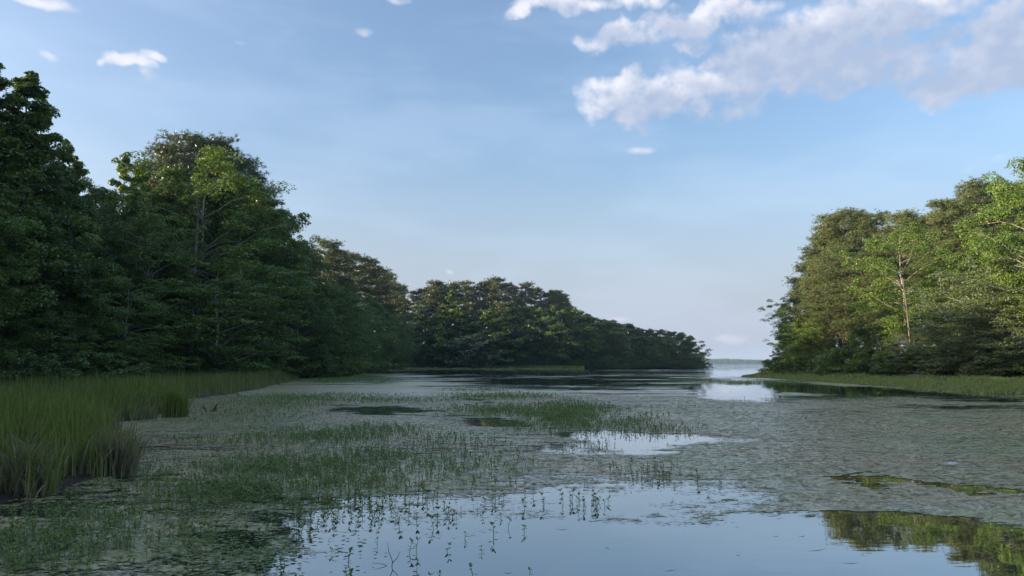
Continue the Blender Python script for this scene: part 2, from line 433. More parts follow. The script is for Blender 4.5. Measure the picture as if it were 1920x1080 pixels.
PROTO['lean'] = [broadleaf(11.5, 4.6, .06, 22, 6, 44, .24, 231, 'airy', .75, .4, M_LIGHT, M_PALE, tr=.011, lean=(-3.2, 0))]
# far kinds, fewer and larger leaf sprays
PROTO['foak'] = [broadleaf(17, 5.8, .06, 30, 5, 52, .55, 251 + i, 'round', 1.5, .5, M_OAK) for i in range(2)]
PROTO['fgum'] = [broadleaf(18, 4.2, .08, 30, 5, 44, .5, 261, 'cone', 1.2, .6, M_LIGHT, tr=.014)]
PROTO['fpine'] = [pine(26, 4.4, b, 36, 7, 271 + i, tuft=.6, needles=9, width=.12) for i, b in enumerate((.45, .3))]
PROTO['fgrey'] = [broadleaf(9, 4.2, .04, 24, 5, 36, .42, 281, 'airy', 1.1, .4, M_OLIVE, M_PALE)]

# ------------------------------------------------------------------ shorelines
def poly_dist(pts, X, Y):
    """signed distance to a closed polygon, positive inside"""
    pts = np.asarray(pts, float); n = len(pts); d = np.full(X.shape, 1e9); ins = np.zeros(X.shape, bool)
    for i in range(n):
        ax, ay = pts[i]; bx, by = pts[(i + 1) % n]; ex, ey = bx - ax, by - ay
        t = np.clip(((X - ax) * ex + (Y - ay) * ey) / (ex * ex + ey * ey + 1e-9), 0, 1)
        d = np.minimum(d, (X - ax - t * ex) ** 2 + (Y - ay - t * ey) ** 2)
        c = (ay > Y) != (by > Y)
        ins ^= c & (X < (bx - ax) * (Y - ay) / (by - ay + 1e-12) + ax)
    d = np.sqrt(d); return np.where(ins, d, -d)
g = ground
LEFT = [(-60, -70), (-22, -22), (-11.5, -3), (-8.2, 4), g(-60, 965), g(30, 940), g(110, 918), g(180, 903), g(236, 884), g(232, 850), g(205, 812), g(208, 793),
        g(262, 789), g(335, 772), g(352, 750), g(420, 742), g(480, 730), g(538, 716), g(552, 712), g(640, 705.5), g(668, 701), (-50, 150), (-50, 205), (atY(730, 250), 252),
        (atY(820, 262), 262), (atY(930, 262), 262), (atY(1090, 268), 268), (atY(1180, 276), 276), (atY(1318, 288), 288), (atY(1322, 300), 305),
        (60, 420), (20, 640), (-700, 700), (-900, 300), (-700, -300), (-120, -200)]
RIGHT = [g(1392, 707), g(1470, 711), g(1560, 718), g(1700, 727), g(1830, 737), g(1930, 742), (36, 34), (42, 14), (60, -20), (90, -80), (300, -200), (800, 100), (700, 600), (260, 560),
         (120, 330), (70, 215), (atY(1446, 150) , 150), (atY(1436, 133), 133), (atY(1400, 112), 112)]
xs = np.unique(np.concatenate([np.arange(-900, -80, 20), np.arange(-80, 80, 1.0), np.arange(80, 840, 20)]))
ys = np.unique(np.concatenate([np.arange(-320, -10, 15), np.arange(-10, 110, 1.0), np.arange(110, 330, 4), np.arange(330, 760, 20)]))
TX, TY = np.meshgrid(xs, ys)
dL, dR = poly_dist(LEFT, TX, TY), poly_dist(RIGHT, TX, TY)
def land_z(dl, dr, x, y):
    bump = 0.05 * np.sin(x * 1.7 + y * .9) * np.sin(y * 1.3 - x * .4)
    zl = np.where(dl > 0, .04 + np.minimum(dl, 1.0) * .05 + np.maximum(0, dl - 24) * .035 * (y < 130) + np.maximum(0, dl - 3) * .05 * (y >= 130), -.5 + 0 * dl)
    zr = np.where(dr > 0, .03 + np.minimum(dr, 1.0) * .03 + np.maximum(0, dr - 22) * .05, -.5)
    z = np.maximum(np.minimum(zl, 5), np.minimum(zr, 6))
    return np.where(z > 0, z + bump * .5, np.where(np.maximum(dl, dr) > -2, -.10, z))
TZ = land_z(dL, dR, TX, TY)
def grid_faces(ny, nx):
    i = np.arange(ny - 1)[:, None] * nx + np.arange(nx - 1)[None]
    return np.stack([i, i + 1, i + nx + 1, i + nx], -1).reshape(-1, 4)
m, N = new_mat('marsh_soil')
tc = N.n.new('ShaderNodeTexCoord'); n1 = N.noise(tc.outputs['Object'], .8, 8, .65)
b = N.n.new('ShaderNodeBsdfPrincipled'); b.inputs['Roughness'].default_value = .85
N.put(b.inputs['Base Color'], N.mix(N.ss(n1, .35, .65), (.016, .013, .008, 1), (.045, .036, .020, 1)))
M_SOIL = finish(m, N, b.outputs[0])
link('ground', mesh_from('ground_mesh', [(np.stack([TX, TY, TZ], -1).reshape(-1, 3), grid_faces(*TX.shape))], smooth=True), M_SOIL, kind='structure')

def shore_d(side, x, y):
    return float(poly_dist(LEFT if side == 'L' else RIGHT, np.array([x], float), np.array([y], float))[0])
def gz(x, y):
    X, Y = np.array([x], float), np.array([y], float)
    return float(land_z(poly_dist(LEFT, X, Y), poly_dist(RIGHT, X, Y), X, Y)[0])

# ------------------------------------------------------------------ water
m, N = new_mat('lake_water')
geo = N.n.new('ShaderNodeNewGeometry')
pos = geo.outputs['Position']
n1 = N.noise(N.v('MULTIPLY', pos, (1.0, 2.2, 1.0)), 1.1, 3, .5)
n2 = N.noise(N.v('MULTIPLY', pos, (.16, .5, 1.0)), 1.0, 2, .5)
far = N.ss(N.sep(pos)[1], 40, 320, .12, 1.0)
lanes = N.ss(N.noise(N.v('MULTIPLY', pos, (.010, .075, 1.0)), 1.0, 4, .6), .42, .62)
amp = N.m('ADD', .012, N.m('MULTIPLY', N.m('MULTIPLY', lanes, N.ss(N.sep(pos)[1], 60, 170)), .09))
bp = N.n.new('ShaderNodeBump'); N.put(bp.inputs['Distance'], amp); N.put(bp.inputs['Strength'], far)
N.put(bp.inputs['Height'], N.m('ADD', n1, N.m('MULTIPLY', n2, 1.5)))
gl = N.n.new('ShaderNodeBsdfGlossy'); gl.inputs['Roughness'].default_value = .012; gl.inputs[0].default_value = (.93, .97, 1.0, 1)
N.l.new(bp.outputs[0], gl.inputs['Normal'])
df = N.n.new('ShaderNodeBsdfDiffuse'); df.inputs[0].default_value = (.022, .030, .024, 1)
fr = N.n.new('ShaderNodeFresnel'); fr.inputs[0].default_value = 1.33; N.l.new(bp.outputs[0], fr.inputs['Normal'])
mx = N.n.new('ShaderNodeMixShader'); N.put(mx.inputs[0], N.m('POWER', fr.outputs[0], WATER_POW))
N.l.new(df.outputs[0], mx.inputs[1]); N.l.new(gl.outputs[0], mx.inputs[2])
M_WATER = finish(m, N, mx.outputs[0])
link('water', mesh_from('water_mesh', [(np.array([(-3000, -400, 0), (3000, -400, 0), (3000, 3400, 0), (-3000, 3400, 0)]), np.array([[0, 1, 2, 3]]))]), M_WATER, kind='structure')

# ------------------------------------------------------------------ cover of floating weed: how closely the mat closes over the water, laid out patch by patch
def smooth_noise(x, y, seed, s): return fbm(np.asarray(x, float) * s, np.asarray(y, float) * s, seed, 4, .55)
OPEN = [ # px, py, rx, ry, amount taken away
 (1000,1065,400,70,1.0),(840,1040,220,42,.6),(1280,1030,280,50,.95),(1400,1070,300,60,1.0),(1460,990,130,22,.5),(620,985,110,45,.45),(560,1050,80,40,.25),(720,965,160,24,.30),
 (1000,950,220,26,.34),(1150,905,240,20,.30),(1240,942,240,22,.52),(1010,990,200,20,.45),
 (1215,828,110,17,1.0),(1120,815,60,8,.5),(1330,820,110,10,.35),(1200,790,120,6,.4),(1140,842,140,12,.25),
 (700,768,88,7,.9),(770,770,60,5,.6),(930,793,64,7,.75),(850,784,50,4,.5),(900,752,20,3,.6),
 (1740,1030,190,58,1.0),(1600,980,60,12,.7),(1800,1075,300,40,1.0),(1700,1000,110,22,.8),(1880,1040,110,36,.9),
 (1000,698,300,4,.7),(1100,707,300,9,.42),(1150,722,260,9,.36),(980,716,160,5,.35),(840,697,110,3,.7),
 (1380,697,110,6,1.2),(1385,730,75,17,.95),(1450,722,80,6,.9),(1540,730,150,6,.85),(1700,738,170,5,.65),(1860,748,110,4,.5),(1480,748,140,6,.4),
 (1800,763,160,3,.5),(1650,770,180,3,.4),
 (1620,901,60,3,1.2),(1600,893,40,2,.9),(1660,911,50,4,1.1),(1690,907,40,3,1.1),(1730,910,50,4,1.2),(1790,914,50,5,1.2),(1850,920,50,6,1.2),(1900,921,50,6,1.2),(1640,890,50,2,.7),
 (110,935,110,8,.6),(250,900,40,10,.5),(60,955,70,8,.5),(330,900,40,10,.3),(490,925,50,14,.5),(400,1000,70,14,.4),(200,925,60,5,.7),
]
THICK = [(150,1000,220,60,.25),(500,880,260,50,.25),(1650,840,380,60,.35),(1400,790,400,18,.3),(900,775,600,30,.2),(560,760,300,60,.3),(1700,950,250,30,.35),(1720,718,260,8,.6),(1480,712,90,5,.6)]
def weed_cover(x, y):
    px, py = project(x, np.maximum(y, .5))
    wob = smooth_noise(x, y, 301, .35) ; w2 = smooth_noise(x, y, 311, 1.4)
    dpt = np.maximum(py - HOR, .5)
    px2 = px + wob * (18 + dpt * .25) + w2 * (5 + dpt * .08); w3 = fbm(np.asarray(x) * .45, np.asarray(y) * 1.3, 351, 5, .62)
    px2 = px2 + w3 * dpt * .25; py2 = py + wob * dpt * .07 + w2 * dpt * .035 + w3 * dpt * .085
    c = np.full(np.shape(x), .66)
    for (a, b_, rx, ry, w) in THICK:
        q = ((px2 - a) / rx) ** 2 + ((py2 - b_) / ry) ** 2; c = c + w * np.exp(-q)
    for (a, b_, rx, ry, w) in OPEN:
        q = ((px2 - a) / rx) ** 2 + ((py2 - b_) / ry) ** 2; c = c - w * np.clip((1.7 - q) / 1.2, 0, 1)
    # streaks drawn out by the wind in the outer cove
    c = c + fbm(np.asarray(x) * .9, np.asarray(y) * 1.5, 341, 5, .6) * .22 * np.clip(1.4 - np.abs(c - .25) * 1.6, 0, 1)
    st = fbm(np.asarray(x) * .10, np.asarray(y) * .28, 331, 5, .6)
    f = np.clip((y - 45) / 60, 0, 1)
    c = c + st * (.42 + f * 1.1) - f * .10
    c = np.where(y > 210, c - (y - 210) / 40, c)
    return np.clip(c, 0, 1)

rows = np.concatenate([np.arange(2.2, 30, .09), 30 * 1.0105 ** np.arange(0, 212)]); rows = rows[rows < 262]
cols = np.linspace(-1.05, 1.05, 420)
MX = rows[:, None] * cols[None]; MY = np.repeat(rows[:, None], len(cols), 1)
cv = weed_cover(MX, MY)
dl, dr = poly_dist(LEFT, MX, MY), poly_dist(RIGHT, MX, MY)
cv = np.where((dl > 1.0) | (dr > 1.0), 0, cv)
F = grid_faces(*MX.shape); keep = (cv.ravel()[F].max(1) > .02)
F = F[keep]; used = np.unique(F); remap = np.zeros(MX.size, int); remap[used] = np.arange(len(used))
V = np.stack([MX, MY, np.full_like(MX, .005)], -1).reshape(-1, 3)[used]
m, N = new_mat('floating_weed')
geo = N.n.new('ShaderNodeNewGeometry'); pos = geo.outputs['Position']
c = N.attr('cover')
yy = N.sep(pos)[1]
big = N.noise(pos, .22, 6, .6); fine = N.noise(N.v('MULTIPLY', pos, (1, 1.5, 1)), 11.0, 5, .68); mid = N.noise(N.v('MULTIPLY', pos, (.5, 1.8, 1)), 2.4, 4, .6)
nz = N.m('ADD', N.m('MULTIPLY', fine, .62), N.m('MULTIPLY', mid, .38))
nz = N.lin(nz, .32, .68, 0.0, 1.0)
al = N.ss(N.m('SUBTRACT', c, nz), -.05, .13)
colr = N.mix(N.ss(big, .38, .64), (.270, .290, .115, 1), (.420, .330, .175, 1))
colr = N.mix(N.ss(N.noise(pos, 1.3, 4, .6), .45, .7), colr, (.38, .36, .24, 1))
colr = N.mix(N.ss(N.noise(pos, 20, 4, .72), .42, .58), N.v('SCALE', colr, .60), N.v('SCALE', colr, 1.35))
colr = N.mix(N.ss(fine, .5, .62), colr, N.v('SCALE', colr, 1.5))
b = N.n.new('ShaderNodeBsdfPrincipled'); N.put(b.inputs['Base Color'], colr); b.inputs['Roughness'].default_value = .30
b.inputs['Specular IOR Level'].default_value = .7
bp = N.n.new('ShaderNodeBump'); bp.inputs['Strength'].default_value = .7; bp.inputs['Distance'].default_value = .002
N.put(bp.inputs['Height'], N.m('ADD', fine, N.noise(pos, 45, 3, .6))); N.l.new(bp.outputs[0], b.inputs['Normal'])
tr_ = N.n.new('ShaderNodeBsdfTransparent'); mx = N.n.new('ShaderNodeMixShader'); N.put(mx.inputs[0], al)
N.l.new(tr_.outputs[0], mx.inputs[1]); N.l.new(b.outputs[0], mx.inputs[2])
M_WEED = finish(m, N, mx.outputs[0])
link('floating_weed_mat', mesh_from('weed_mesh', [(V, remap[F])], {'cover': cv.ravel()[used]}), M_WEED, kind='stuff',
     label='grey green mat of floating water weed covering most of the cove', category='water weed')
#@@END_WATER

# ------------------------------------------------------------------ the woods
NAMES = {'oak': 'broadleaf_tree', 'gum': 'conical_tree', 'light': 'young_tree', 'olive': 'airy_tree', 'pine': 'pine_tree', 'bush': 'bush', 'lean': 'leaning_tree',
         'foak': 'broadleaf_tree', 'fgum': 'conical_tree', 'fpine': 'pine_tree', 'fgrey': 'airy_tree'}
CATS = {'bush': 'bush'}
ORD = ['leftmost', 'second', 'third', 'fourth', 'fifth', 'sixth', 'seventh', 'eighth', 'ninth', 'tenth', 'eleventh', 'twelfth', 'thirteenth', 'fourteenth', 'fifteenth',
       'sixteenth', 'seventeenth', 'eighteenth', 'nineteenth', 'twentieth', 'twenty-first', 'twenty-second', 'twenty-third', 'twenty-fourth', 'twenty-fifth', 'twenty-sixth',
       'twenty-seventh', 'twenty-eighth', 'twenty-ninth', 'thirtieth', 'thirty-first', 'thirty-second', 'thirty-third', 'thirty-fourth', 'thirty-fifth', 'thirty-sixth', 'thirty-seventh', 'thirty-eighth', 'thirty-ninth', 'fortieth'] + ['forty-' + q for q in ('first', 'second', 'third', 'fourth', 'fifth', 'sixth', 'seventh', 'eighth', 'ninth')] + ['fiftieth'] + ['fifty-' + q for q in ('first', 'second', 'third', 'fourth', 'fifth', 'sixth', 'seventh', 'eighth', 'ninth')]
KEYS = {}
rf = random.Random(23)
def place(kind, px, Y, top, w=1.0, key=None, label=None, mat=None, rz=None, variant=None):
    ps = PROTO[kind]; v = rf.randrange(len(ps)) if variant is None else variant
    tm, cm, cmat, bmat, H = ps[v]
    if not cm.materials: cm.materials.append(cmat); tm.materials.append(bmat)
    x = atY(px, Y, 3); z = gz(x, Y)
    if z < 0: z = 0
    s = (topz(top, Y) - z) / H
    root = bpy.data.objects.new(NAMES[kind], None); C.objects.link(root)
    root.location = (x, Y, z - .05); root.rotation_euler = (0, 0, rf.uniform(0, 6.28) if rz is None else rz)
    root.scale = (s * w, s * w, s); root.empty_display_size = 1
    for nm, me in (('trunk', tm), ('crown', cm)):
        o = bpy.data.objects.new(nm, me); C.objects.link(o); o.parent = root
        if nm == 'crown' and mat:
            o.material_slots[0].link = 'OBJECT'; o.material_slots[0].material = mat
    root['category'] = CATS.get(kind, 'tree')
    if label: root['label'] = label
    if key:
        root['group'] = key
        KEYS.setdefault(key, []).append((px, root, label is not None))
    return root
def lerp(tab, x):
    return float(np.interp(x, [t[0] for t in tab], [t[1] for t in tab]))

FY = [(-160, 46), (0, 56), (200, 62), (330, 74), (440, 86), (560, 96), (610, 104), (650, 122), (700, 160), (745, 238)]
# --- left wood, skyline
gL = 'trees on the skyline of the left wood'
place('gum', -60, 60, 112, 1.2, gL); 
place('gum', 12, 62, 121, 1.12, gL, 'tallest dark tree at the far left edge of the left wood')
place('gum', 52, 68, 180, .9, gL); place('gum', 96, 72, 258, .95, gL, 'pointed tree beside the tallest tree at the left edge')
place('gum', 130, 78, 288, .9, gL); place('oak', 172, 86, 346, .75, gL, 'short round tree in the skyline gap between pointed trees')
place('gum', 213, 88, 283, .85, gL, 'pointed tree with a sharp spire top right of the skyline gap'); place('gum', 246, 92, 300, .85, gL)
gP = 'tall pines behind the left wood'
place('pine', 296, 110, 272, .9, gP); place('pine', 345, 116, 256, 1.15, gP, 'highest dark pine with round top behind the light green tree'); place('pine', 392, 118, 266, 1.15, gP)
place('pine', 432, 118, 298, 1.1, gP); place('pine', 465, 120, 345, 1.1, gP)
place('light', 362, 84, 284, 1.15, None, 'tall broad tree with lighter green crown before the dark pines', variant=0, mat=M_GUM)
place('oak', 432, 92, 318, .9, gL); place('oak', 485, 100, 372, .9, gL); place('oak', 520, 104, 396, .75, gL, 'round topped tree at the right shoulder of the left wood')
place('oak', 548, 112, 445, .8, gL); place('oak', 405, 90, 345, .9, gL); place('gum', 285, 90, 345, .9, gL)
gM = 'pines beyond the shoulder of the left wood'
for (px, Y, t, w) in ((572, 150, 466, 1.0), (604, 156, 451, 1.15), (630, 162, 470, 1.0), (660, 178, 476, 1.1), (688, 188, 486, 1.15), (706, 196, 500, 1.0), (722, 208, 512, 1.0), (742, 226, 532, 1.0), (640, 150, 520, 1.1)):
    place('pine', px, Y, t, w, gM)
# --- left wood, the wall of crowns below the skyline
SKL = [(-120, 60), (0, 125), (70, 200), (130, 300), (185, 350), (215, 300), (300, 285), (430, 310), (510, 385), (560, 470), (650, 500), (745, 560)]
gU = 'upper crowns of the left wood wall'; gW = 'middle crowns of the left wood wall'; gB = 'low trees at the foot of the left wood'
for i, px in enumerate(range(-90, 590, 48)):
    s0 = lerp(SKL, px); Y = lerp(FY, px) + 12 + rf.uniform(-3, 5)
    place(rf.choice(('oak', 'gum', 'oak')), px + rf.uniform(-14, 14), Y, s0 + (682 - s0) * rf.uniform(.16, .30), rf.uniform(.85, 1.05), gU)
for i, px in enumerate(range(-100, 640, 46)):
    s0 = lerp(SKL, px); Y = lerp(FY, px) + 5 + rf.uniform(-2, 3)
    k = rf.choice(('oak', 'oak', 'gum', 'light'))
    place(k, px + rf.uniform(-14, 14), Y, s0 + (682 - s0) * rf.uniform(.40, .58), rf.uniform(1.0, 1.25), gW, mat=M_OAK if k == 'light' else None)
for i, px in enumerate(range(-90, 640, 44)):
    Y = lerp(FY, px) + rf.uniform(-1, 2)
    place(rf.choice(('oak', 'oak', 'olive')), px + rf.uniform(-12, 12), Y, rf.uniform(560, 610), rf.uniform(1.1, 1.4), gB, mat=M_OAK)
place('light', 265, 70, 398, .95, gW, 'yellow green tree standing among darker crowns of the left wood', mat=M_GUM)
place('olive', 235, 64, 520, 1.2, gB, 'low yellow green tree at the foot of the left wood', mat=M_GUM)
place('olive', 400, 76, 485, 1.5, gB, 'wide grey green tree with rounded crown behind the reed bed', mat=M_OAK)
place('oak', 560, 94, 545, 1.2, gB)
gF = 'bushes along the back of the reed bed'
for i, px in enumerate(range(-60, 600, 34)):
    place('bush', px + rf.uniform(-8, 8), lerp(FY, px) - 5 + rf.uniform(-1, 1), rf.uniform(655, 678), rf.uniform(1.0, 1.5), gF)
place('bush', 60, 49, 664, 1.4, gF, 'wide light green bush at the left edge behind the reeds')
for px, Y, t, w in ((622, 104, 648, 1.3), (646, 106, 668, 1.2), (596, 98, 655, 1.5), (574, 95, 660, 1.4)):
    place('bush', px, Y, t, w, 'bushes hanging over the water at the end of the left wood', mat=M_GUM if px in (622, 646) else None)
# between the left wood and the back of the cove
gN = 'lower trees where the left wood meets the back shore'
for px in (612, 632, 655, 675, 698, 718, 740):
    Y = lerp(FY, px) + 6
    place('oak', px, Y, 540 + (px - 610) * .35 + rf.uniform(-12, 18), 1.0, gN)
    place('oak', px + 9, Y - 2, 612 + rf.uniform(-12, 12), 1.2, gN)
    if px < 735: place('bush', px + 4, Y - 5, 664 + rf.uniform(-4, 4), 1.5, 'bushes at the water where the left wood ends')
place('light', 655, 142, 545, .9, None, 'bright green young tree in front of the dark pines of the left wood', mat=M_GUM)

# --- back shore across the cove
SKM = [(735, 530), (760, 545), (800, 533), (850, 530), (900, 533), (935, 523), (965, 536), (985, 531), (1010, 545), (1045, 547), (1065, 560), (1085, 582), (1100, 592), (1130, 596), (1160, 601), (1200, 611), (1250, 619), (1290, 624), (1306, 640), (1318, 664)]
SHM = [(730, 256), (820, 263), (930, 264), (1090, 270), (1180, 278), (1318, 290)]
g1 = 'pines on the skyline of the back shore'; g2 = 'round broadleaf trees on the skyline of the back shore point'
px = 748
while px < 1088:
    place('fpine', px, lerp(SHM, px) + 24 + rf.uniform(-4, 4), lerp(SKM, px) + rf.uniform(-3, 7), rf.uniform(.85, 1.2), g1); px += rf.uniform(15, 23)
for px, t in ((935, 522), (1047, 545), (1058, 556), (870, 527), (818, 528)):
    place('fpine', px, lerp(SHM, px) + 20, t, 1.15, g1)
px = 1080
while px < 1312:
    place('foak', px, lerp(SHM, px) + 14, lerp(SKM, px) + rf.uniform(-2, 4), rf.uniform(1.0, 1.35), g2); px += rf.uniform(15, 22)
g3 = 'broadleaf trees in the middle of the back shore'; g4 = 'low trees at the waterline of the back shore'
px = 752
while px < 1300:
    s0 = lerp(SKM, px)
    k = rf.choice(('foak', 'foak', 'fgum', 'foak', 'fpine'))
    place(k, px, lerp(SHM, px) + 11 + rf.uniform(-2, 3), s0 + (686 - s0) * rf.uniform(.2, .38), rf.uniform(1.0, 1.2), g3, mat=rf.choice((None, M_GUM, M_BUSH, M_OLIVE)) if k != 'fpine' else None); px += rf.uniform(15, 25)
px = 746
while px < 1316:
    s0 = lerp(SKM, px)
    place(rf.choice(('foak', 'foak', 'fgum')), px, lerp(SHM, px) + 3 + rf.uniform(-1, 2), s0 + (686 - s0) * rf.uniform(.42, .72), rf.uniform(1.0, 1.5), g4, mat=rf.choice((M_OAK, M_GUM, M_OAK, M_BUSH))); px += rf.uniform(14, 20)
g5 = 'bushes at the waterline of the back shore'
px = 742
while px < 1318:
    place('foak', px, lerp(SHM, px) + rf.uniform(-1, 0), rf.uniform(664, 676), rf.uniform(1.5, 2.2), g5, mat=rf.choice((M_BUSH, M_OAK, M_GUM))); px += rf.uniform(16, 24)
for px in range(1150, 1322, 9):
    place('bush', px + rf.uniform(-2, 2), lerp(SHM, px) - 1.5, rf.uniform(676, 683), rf.uniform(1.5, 2.2), g5, mat=rf.choice((M_BUSH, M_OAK, M_GUM)))
g6 = 'trees behind the back shore point'
px = 1090
while px < 1296:
    place('foak', px, lerp(SHM, px) + 32, lerp(SKM, px + 8) + rf.uniform(4, 14), rf.uniform(1.2, 1.5), g6); px += rf.uniform(17, 24)
place('foak', 1306, 289, 652, 1.2, g4); place('foak', 1316, 292, 668, 1.1, g4, 'last low tree at the tip of the back shore point')
place('fgrey', 873, 262, 628, 1.3, None, 'pale grey green shrub tree at the back shore left of the others')
place('fgrey', 908, 263, 622, 1.2, None, 'pale grey branching tree at the back shore beside the shrub tree')
place('fgum', 848, 268, 545, 1.4, None, 'tall pale green tree among the back shore trees below the pines', mat=M_GUM)
place('fgum', 1042, 272, 595, 1.3, None, 'bright green pointed tree near the grassy end of the back shore', mat=M_GUM)

# --- right shore
RY = [(1436, 134), (1500, 120), (1600, 101), (1700, 89), (1800, 81), (1920, 75), (2060, 68)]
gR = 'pines of the right shore wood'
for (px, Y, t, w) in ((1544, 128, 446, 1.0), (1562, 126, 425, 1.0), (1578, 124, 402, 1.05), (1603, 122, 394, 1.1), (1632, 120, 402, .95), (1662, 116, 401, 1.0), (1706, 112, 400, 1.1), (1738, 114, 412, .9),
                      (1786, 106, 377, 1.1), (1812, 110, 392, 1.0), (1850, 104, 342, 1.15), (1885, 106, 346, 1.1), (1925, 104, 350, 1.1), (1530, 130, 478, 1.0), (1760, 112, 405, .9)):
    place('pine', px, Y, t, w, gR)
gR2 = 'wide pines in front of the right shore skyline'
for (px, Y, t, w) in ((1550, 118, 480, 1.35), (1590, 112, 462, 1.45), (1625, 108, 478, 1.4), (1575, 114, 530, 1.5), (1655, 106, 500, 1.2), (1740, 102, 455, 1.2), (1800, 98, 450, 1.2), (1850, 96, 430, 1.2)):
    place('pine', px, Y, t, w, gR2, variant=1)
gE = 'broadleaf trees at the left end of the right shore'
for (px, Y, t, w, mt) in ((1512, 128, 528, .95, M_LIGHT), (1492, 131, 552, .7, M_GUM), (1522, 122, 556, 1.1, M_LIGHT), (1502, 126, 598, 1.0, M_GUM), (1545, 116, 575, 1.2, M_LIGHT), (1512, 120, 625, 1.3, M_GUM)):
    place('oak', px, Y, t, w, gE, mat=mt)
place('lean', 1516, 127, 560, .85, None, 'airy pale green tree leaning out over the lake at the right shore tip', rz=.3)
place('lean', 1512, 126, 612, 1.0, None, 'low thin tree trailing to the lake below the leaning tree', rz=-.2)
place('light', 1702, 93, 430, 1.15, None, 'bright light green tree with a bare pale trunk before the pines', variant=1)
place('light', 1946, 74, 300, .85, None, 'bright green tree cut by the right edge of the photo', variant=0)
place('light', 1985, 72, 330, 1.0, 'bright young trees of the right shore')
gY = 'bright young trees of the right shore'
for (px, Y, t, w) in ((1872, 84, 428, .6), (1822, 88, 520, .8), (1765, 92, 484, .95), (1645, 97, 560, 1.2), (1690, 93, 575, 1.2), (1735, 92, 545, 1.1)):
    place('light', px, Y, t, w, gY, mat=M_LIGHT)
gO = 'grey olive trees hanging over the right shore'
for (px, Y, t, w) in ((1830, 79, 515, 1.15), (1905, 77, 480, 1.15), (1788, 80, 575, 1.1), (1880, 75, 575, 1.2), (1940, 74, 540, 1.2), (1715, 86, 625, 1.2)):
    place('olive', px, Y, t, w, gO)
gD = 'dark green trees at the foot of the right wood'
for px in range(1500, 2000, 30):
    Y = lerp(RY, px) + 5
    place(rf.choice(('oak', 'oak', 'gum')), px + rf.uniform(-8, 8), Y + 3, rf.uniform(590, 622), rf.uniform(1.1, 1.35), gD, mat=rf.choice((M_OAK, M_GUM)))
gG = 'bushes along the right shore'
for px in range(1460, 1990, 22):
    place('bush', px + rf.uniform(-6, 6), lerp(RY, px) + rf.uniform(-2, 1), rf.uniform(652, 676), rf.uniform(1.1, 1.7), gG, mat=rf.choice((M_BUSH, M_GUM)))
place('bush', 1456, 133, 672, 1.3, gG)

place('lean', 1500, 130, 588, .95, None, 'smaller airy tree right behind the leaning tree at the right shore tip', rz=1.0)
place('lean', 1496, 122, 640, 1.1, None, 'lowest thin shrub tree overhanging the water at the right shore tip', rz=-.7)
def bare_trunk(px, Y, y0, y1, dpx, r, label, mat):
    x0, x1 = atY(px, Y), atY(px + dpx, Y); z0, z1 = topz(y0, Y), topz(y1, Y); rgn = np.random.default_rng(int(px))
    p = curve(np.array([0, 0, 0.]), np.array([x1 - x0, .3, z1 - z0]), 7, rgn, .06)
    blocks = [tube(p, r * np.linspace(1, .4, 7), 6)]
    o = bpy.data.objects.new('bare_trunk', None); C.objects.link(o); o.location = (x0, Y, z0); o['label'] = label; o['category'] = 'trunk'
    link('stem', mesh_from('bare_trunk_mesh', blocks, smooth=True), mat, parent=o)
    for k in range(3):
        q = p[3 + k]; e = q + np.array([rgn.uniform(-1, 1) * (z1 - z0) * .16, 0, (z1 - z0) * .12])
        v, f = tube(np.array([q, (q + e) / 2 + [0, 0, .1], e]), [r * .45, r * .3, r * .12], 4)
        link('limb', mesh_from('bare_limb_mesh', [(v, f)], smooth=True), mat, parent=o)
bare_trunk(355, 74, 705, 395, 2, .20, 'grey bare trunk rising in the middle of the left wood', M_BARK)
bare_trunk(1712, 86, 700, 520, -8, .13, 'slender sunlit bare trunk in front of the right wood', M_BARK)

# labels: whatever has none yet is told apart by its place in its row
PHR = {gL: 'dark tree on the left wood skyline', gP: 'tall dark pine behind the left wood', gM: 'pine beyond the shoulder of the left wood', gU: 'upper dark crown in the left wood wall',
       gW: 'middle dark tree in the left wood wall', gB: 'low dark tree behind the reed bed', gF: 'green bush along the back of the reeds',
       'bushes hanging over the water at the end of the left wood': 'bush overhanging water at the left wood end', gN: 'lower tree between left wood and back shore',
       'bushes at the water where the left wood ends': 'small bush at the waterline beside the cove corner', g1: 'pine on the back shore skyline', g2: 'round tree on the back shore point', g5: 'waterline bush of the back shore', g6: 'tree behind the back shore point',
       g3: 'mid height tree of the back shore', g4: 'low tree at the back shore waterline', gR: 'skyline pine of the right shore', gR2: 'wide olive brown pine of the right shore',
       gE: 'broadleaf tree at the right shore tip', gY: 'bright green young tree of the right shore', gO: 'grey olive tree of the right shore', gD: 'dark green tree low in the right wood', gG: 'bush along the right shore'}
for k, lst in KEYS.items():
    lst.sort(key=lambda t: t[0])
    for i, (px, o, done) in enumerate(lst):
        if not done: o['label'] = (ORD[i] + (' ' if i == 0 else ' from left, ') + PHR[k]) if i else 'leftmost ' + PHR[k]

